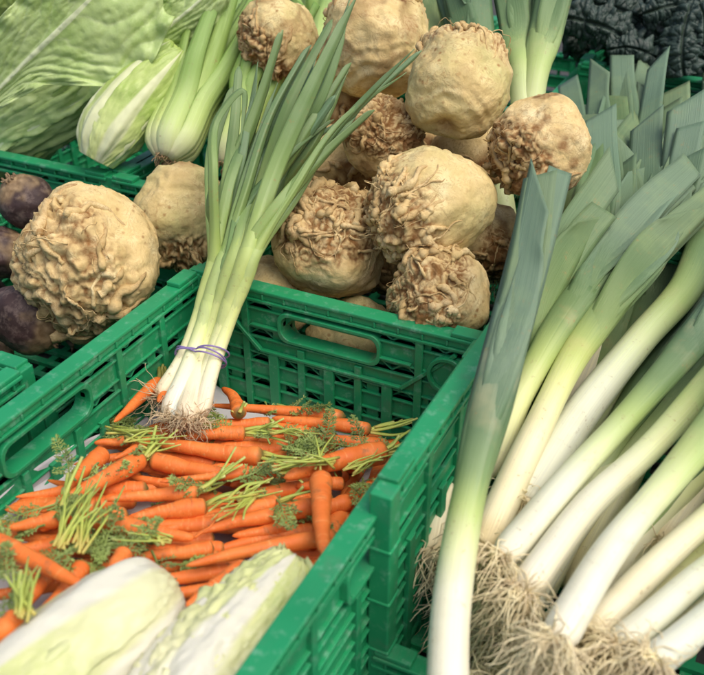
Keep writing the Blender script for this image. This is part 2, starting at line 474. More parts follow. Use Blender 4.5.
        bv = p.modifiers.new('bevel', 'BEVEL'); bv.width = .0009; bv.segments = 2; bv.limit_method = 'ANGLE'
        # rounded top rail of this side, with raised ends
        mr = MB()
        def rail(u0, u1, h0, h1, d0, d1):
            V = [o + U * u + Z * w + D * d for u in (u0, u1) for w in (h0, h1) for d in (d0, d1)]
            mr.add(V, [(0, 1, 3, 2), (4, 6, 7, 5), (0, 4, 5, 1), (2, 3, 7, 6), (0, 2, 6, 4), (1, 5, 7, 3)])
        rail(.0, L, H - .014, H - .005, -.001, TH + .001)
        rail(.002, L - .002, H - .0052, H, -.0035, TH + .0075)
        for u0, u1 in ((.003, .042), (L - .042, L - .003)):
            rail(u0, u1, H - .0002, H + .006, -.0020, TH + .006)
        n = int(L / .03)
        for q in range(n):
            u = L * (q + .5) / n
            rail(u - .0015, u + .0015, H - .0139, H - .0051, -.0032, TH + .0062)
        p2 = mr.build('rim', M['plastic'], p, origin=np.array(root['_o']), smooth=False, recalc=True)
        bv = p2.modifiers.new('bevel', 'BEVEL'); bv.width = .0016; bv.segments = 2; bv.limit_method = 'ANGLE'
    W, Dp = x1 - x0, y1 - y0
    sides = {'back': ((x0, y1 - TH, z0), (1, 0, 0), (0, 1, 0), W), 'front': ((x1, y0 + TH, z0), (-1, 0, 0), (0, -1, 0), W),
             'left': ((x0 + TH, y0 + TH + .0008, z0), (0, 1, 0), (-1, 0, 0), Dp - 2 * TH - .0016), 'right': ((x1 - TH, y1 - TH - .0008, z0), (0, -1, 0), (1, 0, 0), Dp - 2 * TH - .0016)}
    for k, (o, U, D, L) in sides.items():
        wall(o, U, D, L, .06 if k in low else H, k not in low)
    # base grid
    mb = MB()
    def bx(a, b, c, d, e, f):
        V = [(x, y, z) for x in (a, b) for y in (c, d) for z in (e, f)]
        mb.add(V, [(0, 1, 3, 2), (4, 6, 7, 5), (0, 4, 5, 1), (2, 3, 7, 6), (0, 2, 6, 4), (1, 5, 7, 3)])
    n = 9
    for q in range(n):
        x = x0 + .02 + (W - .04) * q / (n - 1); bx(x - .006, x + .006, y0 + .014, y1 - .014, z0 + .002, z0 + .008)
    n = 13
    for q in range(n):
        y = y0 + .02 + (Dp - .04) * q / (n - 1); bx(x0 + .014, x1 - .014, y - .006, y + .006, z0 + .0082, z0 + .0142)
    mb.build('base', M['plastic'], root, smooth=False, recalc=True)
    for (x, y, k, sx, sy) in ((x0, y0, 'front', 1, 1), (x1, y0, 'front', -1, 1), (x0, y1, 'back', 1, -1), (x1, y1, 'back', -1, -1)):
        mb = MB(); h = z1 + .002
        xa, xb = sorted((x - sx * .0045, x + sx * .017)); ya, yb = sorted((y - sy * .0045, y + sy * .017))
        bx2 = [(xx, yy, zz) for xx in (xa, xb) for yy in (ya, yb) for zz in (z0, h)]
        mb.add(bx2, [(0, 1, 3, 2), (4, 6, 7, 5), (0, 4, 5, 1), (2, 3, 7, 6), (0, 2, 6, 4), (1, 5, 7, 3)])
        for q in range(3):      # ribbing on the post
            zz = z0 + (h - z0) * (q + 1) / 4
            V = [(xx, yy, z_) for xx in (xa - .0015, xb + .0015) for yy in (ya - .0015, yb + .0015) for z_ in (zz, zz + .004)]
            mb.add(V, [(0, 1, 3, 2), (4, 6, 7, 5), (0, 4, 5, 1), (2, 3, 7, 6), (0, 2, 6, 4), (1, 5, 7, 3)])
        p = mb.build('corner_post', M['plastic'], root, smooth=False, recalc=True)
        bv = p.modifiers.new('bevel', 'BEVEL'); bv.width = .004; bv.segments = 3; bv.limit_method = 'ANGLE'
    return root
FZ = -.24
crate('green crate of loose carrots with the onion bunch leaning out', 0, .398, -.60, .012, FZ, 0)
crate('green crate whose inner wall shows beside the leek shafts, raised above the carrots', .402, .86, -.305, .30, FZ, .022, low=('front',))
crate('green crate under the celeriac pile, behind the carrot crate wall', 0, .398, .016, .60, FZ, -.012)
crate('green crate at the left edge beside the handle of the carrot crate', -.46, -.035, -.86, -.26, FZ, 0, detail=False)
crate('green crate holding beetroots, under the big knobbly celeriac', -.46, -.035, -.25, .15, FZ, -.06, detail=False)
crate('green crate with the large leafy green heads at top left', -.72, -.298, .215, .80, FZ, -.004)
crate('green crate under the celery stalks, second from the left edge', -.29, -.012, .215, .80, FZ, -.004)
crate('green crate full of dark kale at the top right', .285, .70, .80, 1.30, FZ, .095)

crate('green crate behind the celeriac pile holding the background leeks', .0, .270, .615, 1.20, FZ, .06, detail=False)
# ------------------------------------------------------------------ celeriacs
def celeriac(label, x, y, Y, rpx, root, squash=.92, wide=1.0, seed=0, green=.4, dirt=.3, capang=.25, roots=46, sub=6, long=1.0, cat='celeriac', hair=18, lumps=1.0, cell=4.2, swirl=.7, crevk=1.0):
    P = py(x, y, Y); R = size(rpx, P)
    rng = np.random.default_rng(seed)
    Bm = basis(root)
    V, Fs = icosphere(sub)
    def shape(D):
        ct = D[:, 2]
        lo = fbm(D * 1.3, seed, 2) * .115 + fbm(D * 3.1, seed + 5, 2) * .035
        r = 1.0 + lo
        mask = sstep(capang - .26, capang + .30, ct + .26 * vnoise(D * 2.5, seed + 9))
        wp = D + .34 * np.stack([vnoise(D * 3.2, seed + q) for q in (21, 22, 23)], 1)
        d1, d2, cid = worley(wp * np.array([cell, cell, cell * .8]), seed)
        lump = np.sqrt(np.clip(1 - (d1 / .62) ** 2, 0, 1)) * (.5 + .9 * cid)
        e1, e2, _ = worley(wp * 8.5 + 3, seed + 3)
        lump2 = np.sqrt(np.clip(1 - (e1 / .6) ** 2, 0, 1))
        r = r + mask * (lump * .115 * lumps + lump2 * .045 - .075)
        # body: warts, leaf-scar ridges near the leaf end
        w1, w2, wc = worley(D * 6.5 + 7, seed + 4)
        r = r + (1 - mask) * np.where(wc > .55, np.clip(.34 - w1, 0, 1) * .10, 0)
        topm = sstep(.25, .85, -ct)
        r = r + topm * .018 * np.sin(ct * 34 + 3 * vnoise(D * 3, seed + 2)) - sstep(.86, 1.0, -ct) * .05
        r = r + .012 * fbm(D * 11, seed + 11, 2)
        crev = mask * sstep(.20, .02, d2 - d1) * crevk + mask * sstep(.20, .02, e2 - e1) * .6 * crevk
        blot = sstep(.05, .6, fbm(D * 2.2, seed + 31, 3)) * dirt
        dt = np.clip(crev + blot + mask * dirt * .55 + sstep(.93, 1, -ct) * .6, 0, 1)
        return r, dt, mask
    r, dt, mask = shape(V)
    sc = np.array([wide, 1.0, squash * long])
    Q = V * r[:, None] * sc
    o = P - Bm @ np.array([0, 0, 0.0])
    mb = MB(); mb.add(o + (Q @ Bm.T) * R, Fs, dirt=dt, cap=mask, green=np.clip(green * (1 - mask) * (.6 + .5 * vnoise(V * 2, seed + 41)), 0, 1))
    body = mb.build('celeriac', M['celeriac'], origin=P)
    tag(body, label, cat, 'celeriacs in the pile')
    # gnarled roots curling over the root end
    mb = MB()
    for q in range(roots + hair):
        fine = q >= roots
        th = math.acos(1 - rng.random() * (1 - capang) * .85); ph = rng.random() * 6.283
        d = np.array([math.sin(th) * math.cos(ph), math.sin(th) * math.sin(ph), math.cos(th)])
        er = d * d[2] - np.array([0, 0, 1.0]); es = np.cross([0, 0, 1.0], d); al = swirl + rng.normal() * .5
        hd = nrm(nrm(er) * math.cos(al) + nrm(es) * math.sin(al) + rng.normal(size=3) * .45); L = rng.uniform(.3, 1.15) if not fine else rng.uniform(.3, .9)
        r0 = (.018 + .072 * rng.random() ** 2.2) if not fine else rng.uniform(.004, .010)
        n = 18; D = [d]
        for k in range(n - 1):
            hd = nrm(hd + rng.normal(size=3) * .24); hd = hd - d * (hd @ d)
            d = nrm(d + nrm(hd) * L / n); D.append(d)
        D = np.array(D); rr, _, mk = shape(D)
        s = np.linspace(0, 1, n)
        lift = (rng.uniform(-.03, .05) if not fine else rng.uniform(.02, .16)) * np.sin(s * 3.14) - .03 * s
        rad = r0 * (1 - s ** 2 * .75) * (1 + .25 * np.sin(s * 17 + q))
        path = D * (rr + lift + (rad * .3))[:, None] * sc
        tv, tf = tube(o + (path @ Bm.T) * R, rad * R, 7 if not fine else 4)
        mb.add(tv, tf, dirt=np.clip(np.repeat(.05 + dirt * .4 + .45 * s ** 2, len(tv) // n) + rng.uniform(-.1, .22), 0, 1), cap=1.0, green=0.0)
    mb.build('roots', M['celeriac'], body)
    return body
celeriac('largest celeriac, knobbly root end facing front, sitting beside the beetroots', 92, 262, -.03, 73, camdir(-.55, -.35, .75), .95, 1.0, 1, .20, .05, .25, 20, 6, lumps=.8, cell=3.6, swirl=1.2, crevk=.6)
celeriac('rough greenish celeriac directly behind the largest one, left of the onion stems', 182, 217, .14, 46, camdir(-.1, -.75, -.2), .98, 1.0, 2, .85, .16, .45, 22, 6, 1.15)
celeriac('brown-tinged celeriac at the top of the pile, behind the onion leaf tips', 278, 40, .40, 41, camdir(-.8, -.5, .2), .98, 1.0, 3, .5, .50, .35, 26, 6)
celeriac('big celeriac cut off by the top edge, between two others at the back', 376, 42, .40, 57, camdir(-.1, .95, -.2), .98, 1.0, 4, .4, .52, .5, 30, 6)
celeriac('smooth greenish oval celeriac standing highest on the right of the pile', 457, 84, .28, 50, camdir(.25, .9, -.3), 1.14, 1.0, 5, .95, .16, .55, 22, 6)
celeriac('brown celeriac half hidden in the middle, behind the onion leaf tips', 383, 136, .25, 42, camdir(.1, .55, .6), .95, 1.0, 6, .25, .60, .05, 42, 6)
celeriac('pale greenish celeriac in the middle with its root tuft facing lower left', 427, 203, .14, 60, camdir(-.80, -.42, .40), 1.12, .93, 7, .85, .12, .45, 50, 6, lumps=.7, swirl=.2)
celeriac('earthy brown celeriac on the right, touching the grey-green leek leaves', 541, 148, .24, 51, camdir(-.72, -.62, .12), .98, 1.0, 8, .05, .78, .35, 26, 6)
celeriac('celeriac with a wide brown root crown on top, right of the onion bunch', 328, 241, .115, 59, camdir(.0, .72, .62), .97, 1.02, 9, .2, .42, .22, 80, 6, lumps=.45, swirl=1.2)
celeriac('ragged celeriac resting on the crate rim with twisted roots facing left', 440, 298, .075, 55, camdir(-.72, .05, .62), .98, .92, 10, .2, .25, .22, 70, 6, lumps=.6, swirl=.3)
celeriac('greenish celeriac seen low through the grip hole of the crate wall', 350, 338, .085, 43, camdir(.5, -.6, -.3), .95, 1.0, 11, .8, .15, .5, 12, 5)
celeriac('dull celeriac low behind the crate rim, beside the onion stems', 272, 299, .085, 44, camdir(-.2, -.7, -.4), .95, 1.0, 12, .45, .4, .5, 12, 5)
celeriac('shaded brown celeriac deep in the gap between the pile and the leeks', 487, 240, .24, 36, camdir(.3, -.5, .3), .98, 1.0, 13, .2, .75, .4, 24, 5)
for k, (x, y, Y, r) in enumerate([(330, 110, .42, 48), (345, 165, .30, 44), (420, 160, .42, 50), (470, 165, .36, 44), (300, 200, .30, 48), (235, 250, .22, 42), (400, 250, .26, 48)]):
    celeriac('celeriac buried deep under the others in the pile', x, y, Y, r, camdir(.2, -.5, .3), .97, 1.0, 30 + k, .2, .6, .4, 30, 4, hair=0)

# ------------------------------------------------------------------ beetroots
def beet(label, x, y, Y, rpx, tail, seed, squash=.95):
    P = py(x, y, Y); R = size(rpx, P); Bm = basis(tail)
    V, Fs = icosphere(5)
    ct = V[:, 2]
    r = 1 + fbm(V * 1.5, seed, 2) * .07 + fbm(V * 9, seed + 2, 2) * .012
    r = r + sstep(.80, 1.0, ct) * .16 + sstep(.78, .95, -ct) * (.05 + .09 * vnoise(V * 9, seed + 4))
    dt = np.clip(sstep(.45, .85, -ct + .25 * vnoise(V * 4, seed + 6)) + .35 * sstep(.2, .7, fbm(V * 3, seed + 8, 3)), 0, 1)
    mb = MB(); mb.add(P + ((V * r[:, None] * np.array([1, 1, squash])) @ Bm.T) * R, Fs, dirt=dt)
    b = mb.build('beetroot', M['beet'], origin=P); tag(b, label, 'beetroot', 'beetroots by the left edge')
    rng = np.random.default_rng(seed); mb = MB()
    p = np.cumsum(np.vstack([[0, 0, 1.1], rng.normal(size=(8, 3)) * .05 + np.array([.02, 0, .09])]), 0)
    tv, tf = tube(P + (p @ Bm.T) * R, np.linspace(.11, .015, 9) * R, 8); mb.add(tv, tf, dirt=.25)
    mb.build('tap_root', M['beet'], b)
    mb = MB()
    for q in range(14):
        a = rng.random() * 6.28; c = np.array([.22 * math.cos(a), .22 * math.sin(a), -.98])
        tv, tf = tube(P + (np.array([c * .95, c * 1.02 + rng.normal(size=3) * .03, c * 1.10 + rng.normal(size=3) * .05]) @ Bm.T) * R, np.array([.06, .05, .03]) * R, 6)
        mb.add(tv, tf, dirt=.8)
    mb.build('leaf_stub', M['beet'], b)
beet('dusty beetroot highest of all, near the crate rim at left', 27, 201, .07, 28, camdir(.35, -.6, -.5), 1)
beet('beetroot cut off by the left edge, between the highest and lowest beetroots', 2, 252, .02, 27, camdir(-.8, -.2, -.2), 2)
beet('lowest and widest beetroot with a brown scabby crown, below the big celeriac', 29, 318, -.09, 37, camdir(-.75, .45, -.1), 3)
beet('small dark beetroot in the shade at the left edge, under the widest one', -10, 358, -.10, 24, camdir(-.6, -.6, .1), 4)
for k, (x, y, Y, r) in enumerate([(60, 300, .06, 34), (-30, 300, .0, 36), (55, 235, .13, 30)]):
    beet('beetroot hidden behind the front beetroots', x, y, Y, r, camdir(.2, -.9, 0), 10 + k)

# ------------------------------------------------------------------ leaf-headed vegetables
def veinfield(s, v, K, slope, seed):
    q = np.stack([s.ravel() * 3, v.ravel() * 2.2, np.full(s.size, seed * 2.1)], 1)
    n1 = vnoise(q, seed + 50).reshape(s.shape); n2 = fbm(q * 3, seed + 60, 2).reshape(s.shape)
    ph = (s - slope * np.abs(v)) * K + 1.1 * n1 + .28 * n2 + np.where(v < 0, .4, 0)
    d = np.abs(ph - np.round(ph))                       # 0 on a side vein, .5 between two
    d2 = np.abs((ph * 2.6 + v * 5 * np.sign(v) + n2) % 1 - .5)
    vn = np.exp(-(d / .055) ** 2) * (1 - .6 * np.abs(v)) + .35 * np.exp(-((.5 - d2) / .05) ** 2) * sstep(.1, .3, np.abs(v))
    return np.clip(vn, 0, 1), d
def head_leaf(mb, axis, rad, a0, span, ref, n=64, m=61, seed=0, lift=0.0, flare=None, wr=.004, wk=9, cup=0.0, s0=0.0, s1=1.0, edge=.0, stretch=(1, 1), quilt=.0006):
    """a leaf wrapped on a head: axis path, rad(s), centred at angle a0"""
    S = s0 + (s1 - s0) * np.linspace(0, 1, n) ** 1.7; Vv = np.linspace(-1, 1, m)
    ax = spline(axis, 80); T, N, B = frames(ax, ref)
    ii = np.clip(S, 0, 1) * 79; i0 = np.clip(ii.astype(int), 0, 78); fr = (ii - i0)[:, None]
    lerp = lambda A: A[i0] * (1 - fr) + A[i0 + 1] * fr
    c, nn, bb = lerp(ax), lerp(N), lerp(B)
    s, v = np.meshgrid(S, Vv, indexing='ij')
    sp = span(s) if callable(span) else span
    a = a0 + v * sp
    q = np.stack([s.ravel() * 3 * stretch[0], v.ravel() * 2 * stretch[1], np.full(s.size, seed * 3.7)], 1)
    wri = (fbm(q * np.array([wk, wk * .55, 1]), seed, 3) * wr * (.25 + np.abs(v.ravel()))).reshape(s.shape)
    rib = .006 * np.exp(-(v / .16) ** 2) * (1 - s) * sstep(0, .12, s)
    ed = edge * np.sin(s * 46 + seed + 3 * v) * sstep(.55, 1, np.abs(v)) * sstep(.2, .6, s)
    vn, dv = veinfield(s, v, 7, .45, seed); wri = wri + (np.sqrt(np.clip(dv * 2, 0, 1)) - .6) * quilt * sstep(.1, .35, np.abs(v))
    r = np.vectorize(rad)(s) + lift + wri + rib + ed + cup * np.abs(v) ** 2
    if flare is not None: r = r + flare(s)
    V = c[:, None] + r[..., None] * (np.cos(a)[..., None] * nn[:, None] + np.sin(a)[..., None] * bb[:, None])
    mb.add(V.reshape(-1, 3), grid_faces(n, m), s=s.ravel(), v=v.ravel(), vn=vn.ravel())

def leaf_head(name, label, cat, axis, rad, ref, leaves, mat, core=True, wr=.004, base_mat=None, group=None, edge=.0, wk=9, cap=.8, stretch=(1, 1)):
    root = thing(name, label, cat, axis[0], group)
    for k, (a0, span, lift, s1, fl) in enumerate(leaves):
        mb = MB()
        sp = (lambda sp: (lambda s: sp * np.clip(sstep(-.45, .30, s), .5, 1) * np.sqrt(np.clip(1.02 - np.clip((s - .62 * s1) / (.39 * s1), 0, 1) ** 2.4, .01, 1))))(span)
        head_leaf(mb, axis, rad, a0, sp, ref, seed=k + 3 + len(label), lift=lift, wr=wr, s1=s1, flare=(lambda fl: (lambda s: fl * sstep(.5, 1.0, s) ** 2))(fl), edge=edge, wk=wk, stretch=stretch)
        solidify(mb.build('leaf', mat, root), .0012)
    if core:
        ax = spline(axis, 30); rr = np.array([rad(s) for s in np.linspace(0, 1, 30)]) * .96
        tv, tf = tube(ax, np.maximum(rr, .002), 28, ref)
        mb = MB(); mb.add(tv, tf, s=np.repeat(np.linspace(.1, .8, 30), 28), v=np.tile(np.abs(np.linspace(-1, 1, 28)), 30) * 1.0)
        mb.build('heart', mat, root)
    ax = spline(axis, 60)
    mb = MB(); e = rad(0.0)
    V, Fs = icosphere(4); Bm = basis(ax[1] - ax[0])
    k = V * np.array([cap, cap, .72 * cap]) * e * (1 + .08 * vnoise(V * 3, 5))[:, None]
    mb.add(ax[0] + (k + np.array([0, 0, .012])) @ Bm.T, Fs, s=0.05, v=0.0)
    mb.build('stump', base_mat or mat, root)
    return root

# napa cabbages at the front
def prof(r, b=.5, peak=.55, tip=.35, rnd=0.0):
    def f(s):
        if rnd and s < rnd: return f(rnd) * math.sqrt(max(.01, 1 - (1 - max(s, 0) / rnd) ** 2))
        s = min(max(s, 0), 1)
        if s < peak: return r * (b + (1 - b) * math.sin(s / peak * math.pi / 2) ** .9)
        u = (s - peak) / (1 - peak); return r * math.sqrt(max(0.0001, 1 - (1 - tip ** 2) * u ** 2.2))
    return f
AX = [pz(170, 588, -.062), pz(116, 630, -.055), pz(36, 692, -.052), pz(-60, 775, -.05)]
leaf_head('napa_cabbage', 'whitish napa cabbage with its rounded pale end up, at the bottom left corner', 'cabbage', AX, prof(.048, .85, .40, .6, .26), camdir(.1, .4, 1),
          [(-.95, 1.15, .000, 1.0, .0), (2.6, 1.2, .001, 1.0, .0), (.75, 1.2, .0025, 1.0, .002)], M['napa'], wr=.003, edge=.001, group='napa cabbages at the front', wk=5, cap=.5)
AX = [pz(145, 770, -.078), pz(212, 680, -.074), pz(258, 626, -.072), pz(298, 580, -.076)]
leaf_head('napa_cabbage', 'frilly pale yellow napa cabbage with a broad white rib, second from the left corner', 'cabbage', AX, prof(.050, .75, .3, .6), camdir(-.1, .4, 1),
          [(2.7, 1.2, .0, 1.0, .0), (1.0, 1.1, .001, 1.03, .002), (-1.0, .9, .003, 1.02, .004), (-.1, .95, .005, .93, .004)], M['napa'], wr=.0055, edge=.002, group='napa cabbages at the front')

# sugarloaf heads, top left
AX = [py(-60, 168, .26), py(10, 124, .30), py(70, 92, .35), py(140, 46, .42)]
leaf_head('sugarloaf_head', 'large wrinkled green leafy head lying at the left edge above the beetroots', 'leafy head', AX, prof(.068, .8, .4, .25), camdir(0, .2, 1),
          [(2.8, 1.2, .0, 1.0, .0), (-.9, 1.3, .002, 1.0, .0), (.9, 1.3, .004, 1.0, .0), (-.1, 1.1, .007, 1.0, .002)], M['chicory'], wr=.008, edge=.003, wk=7, stretch=(.6, 1.2))
AX = [py(97, 160, .225), py(110, 135, .25), py(140, 95, .30), py(180, 50, .36)]
leaf_head('sugarloaf_head', 'short pale green leafy head with a white stump end, left of the celery', 'leafy head', AX, prof(.047, .55, .30, .42), camdir(0, .2, 1),
          [(2.8, 1.2, .0, 1.0, .0), (-1.1, .95, .002, 1.0, .0), (1.1, .95, .002, 1.0, .0), (-.4, .8, .004, 1.0, .002), (.5, .75, .006, 1.0, .004)], M['chicory_pale'], wr=.002, edge=.0, wk=4)
# loose outer leaves
def leaf_sheet(name, label, rib, wl, wr_, Y0, Y1, mat, seed, dome=.03, wav=.008, cat='leaf'):
    n, m = 110, 91
    S = np.linspace(0, 1, n)
    P3 = spline([py(x, y, Y0 + (Y1 - Y0) * k / (len(rib) - 1)) for k, (x, y) in enumerate(rib)], n)
    T = nrm(np.gradient(P3, axis=0)); tc = nrm(CAM - P3); Pd = nrm(np.cross(T, tc))   # to the right of travel, seen by the camera
    Vv = np.linspace(-1, 1, m)
    mpp = np.array([size(1, p) for p in P3])
    WL = np.interp(S, np.linspace(0, 1, len(wl)), wl) * mpp; WR = np.interp(S, np.linspace(0, 1, len(wr_)), wr_) * mpp
    s, v = np.meshgrid(S, Vv, indexing='ij')
    w = np.where(v < 0, v * WL[:, None], v * WR[:, None])
    q = np.stack([s.ravel() * 4, v.ravel() * 3, np.full(s.size, seed * 1.7)], 1)
    h = ((fbm(q * 1.3, seed, 3) - .7 * np.abs(fbm(q * 3.2 + 5, seed + 9, 3))) * wav).reshape(s.shape) * (.3 + np.abs(v)) - dome * v ** 2 + .008 * np.exp(-(v / .06) ** 2) * (1 - s)
    h = h + .006 * np.sin(s * 38 + seed) * sstep(.6, 1, np.abs(v))
    vn, dv = veinfield(s, v, 6.5, .60, seed)
    h = h + (np.sqrt(np.clip(dv * 2, 0, 1)) - .6) * .0042 * sstep(.04, .2, np.abs(v))
    V = P3[:, None] + w[..., None] * Pd[:, None] + h[..., None] * tc[:, None]
    V = V + (T[:, None] * (.012 * np.sin(v * 9 + seed) * sstep(.7, 1, s))[..., None])
    mb = MB(); mb.add(V.reshape(-1, 3), grid_faces(n, m), s=s.ravel(), v=v.ravel(), vn=vn.ravel())
    o = mb.build(name, mat, origin=P3[0]); solidify(o, .0012); tag(o, label, cat)
    return o
leaf_sheet('lettuce_leaf', 'broad pale green leaf with a bright midrib draped over the left head', [(-20, 110), (44, 44), (92, -4), (125, -40)], [30, 45, 45, 20], [8, 26, 92, 70], .200, .31, M['chicory'], 3, dome=-.012, wav=.005)
leaf_sheet('lettuce_leaf', 'rounded green leaf reaching the top edge, just left of the tall celery stalks', [(125, 62), (165, 30), (205, -5), (230, -40)], [15, 36, 34, 10], [8, 34, 32, 10], .33, .40, M['chicory'], 8, dome=.015, wav=.007)
leaf_sheet('lettuce_leaf', 'dark green leaf behind the big pale leaf in the top left corner', [(-30, 70), (10, 30), (30, -30)], [30, 40, 30], [30, 45, 30], .42, .46, M['frond'], 12, dome=.02)

# ------------------------------------------------------------------ celery
def celery(label, base, top, rpx, Y0, Y1, n, seed, spread):
    B0 = py(*base, Y0); T0 = py(*top, Y1); R = size(rpx, B0); rng = np.random.default_rng(seed)
    root = thing('celery', label, 'celery', B0)
    ax = nrm(T0 - B0); L = np.linalg.norm(T0 - B0); Bm = basis(ax)
    for k in range(n):
        a = k * 2.4 + seed; rr = math.sqrt((k + .6) / n)
        d = Bm @ np.array([math.cos(a), math.sin(a), 0])
        pts = [B0 + d * R * .25 * rr, B0 + ax * .03 + d * R * .80 * rr, B0 + ax * .10 + d * R * .86 * rr, B0 + ax * L * .5 + d * R * spread * rr * .9 + rng.normal(size=3) * .004,
               B0 + ax * L * rng.uniform(.95, 1.1) + d * R * spread * 1.5 * rr + rng.normal(size=3) * .012]
        p = spline(pts, 34); s = np.linspace(0, 1, 34)
        wd = R * (.46 * sstep(-.12, .10, s) - .19 * sstep(.2, .9, s)) * rng.uniform(.85, 1.1)
        m = 13; u = np.linspace(-1, 1, m)
        # crescent section, hollow towards the axis
        ang = u * 1.5
        out = np.stack([np.sin(ang) * 1.0, np.cos(ang) * .75 + .055 * np.cos(u * 22)], -1); inn = np.stack([np.sin(ang[::-1]) * .72, np.cos(ang[::-1]) * .42 - .02], -1)
        sec = np.concatenate([out, inn])[None] * wd[:, None, None]
        tv, tf = sweep(p, sec, True, d)
        mb = MB(); mb.add(tv, tf, s=np.repeat(s, 2 * m), v=np.tile(np.concatenate([u, u[::-1]]), 34), rv=rng.uniform(.2, .6))
        mb.build('stalk', M['celery'], root)
    V, Fs = icosphere(4); mb = MB()
    mb.add(B0 + (V * np.array([.62, .62, .45]) * R * (1 + .07 * vnoise(V * 4, seed))[:, None] + np.array([0, 0, .35 * R])) @ Bm.T, Fs, s=.02, v=V[:, 0])
    mb.build('stump', M['celery'], root)
    mb = MB()
    for k in range(50):
        a = rng.random() * 6.28; q = np.array([math.cos(a) * .5 * rng.random(), math.sin(a) * .5 * rng.random(), -.05]) * R
        e = q + rng.normal(size=3) * R * .16 + np.array([0, 0, -.2 * R])
        tv, tf = tube(B0 + spline([q, (q + e) / 2 + rng.normal(size=3) * .002, e], 6) @ Bm.T, np.linspace(.0012, .0005, 6), 4); mb.add(tv, tf)
    mb.build('roots', M['root_hair_dark'], root)
celery('tall celery bunch with long stalks running to the top edge', (166, 158), (238, -6), 27, .235, .50, 17, 2, 1.35)
celery('celery bunch partly hidden behind the spring onion leaves', (226, 165), (285, 10), 20, .26, .46, 10, 5, 1.3)
celery('dark celery bunch in the shade between the leafy heads and the tall celery', (190, 120), (235, -10), 22, .40, .62, 10, 8, 1.3)
celery('celery bunch behind the pile at the top edge, between the two highest brown celeriacs', (318, 70), (335, -40), 26, .50, .72, 9, 11, 1.5)

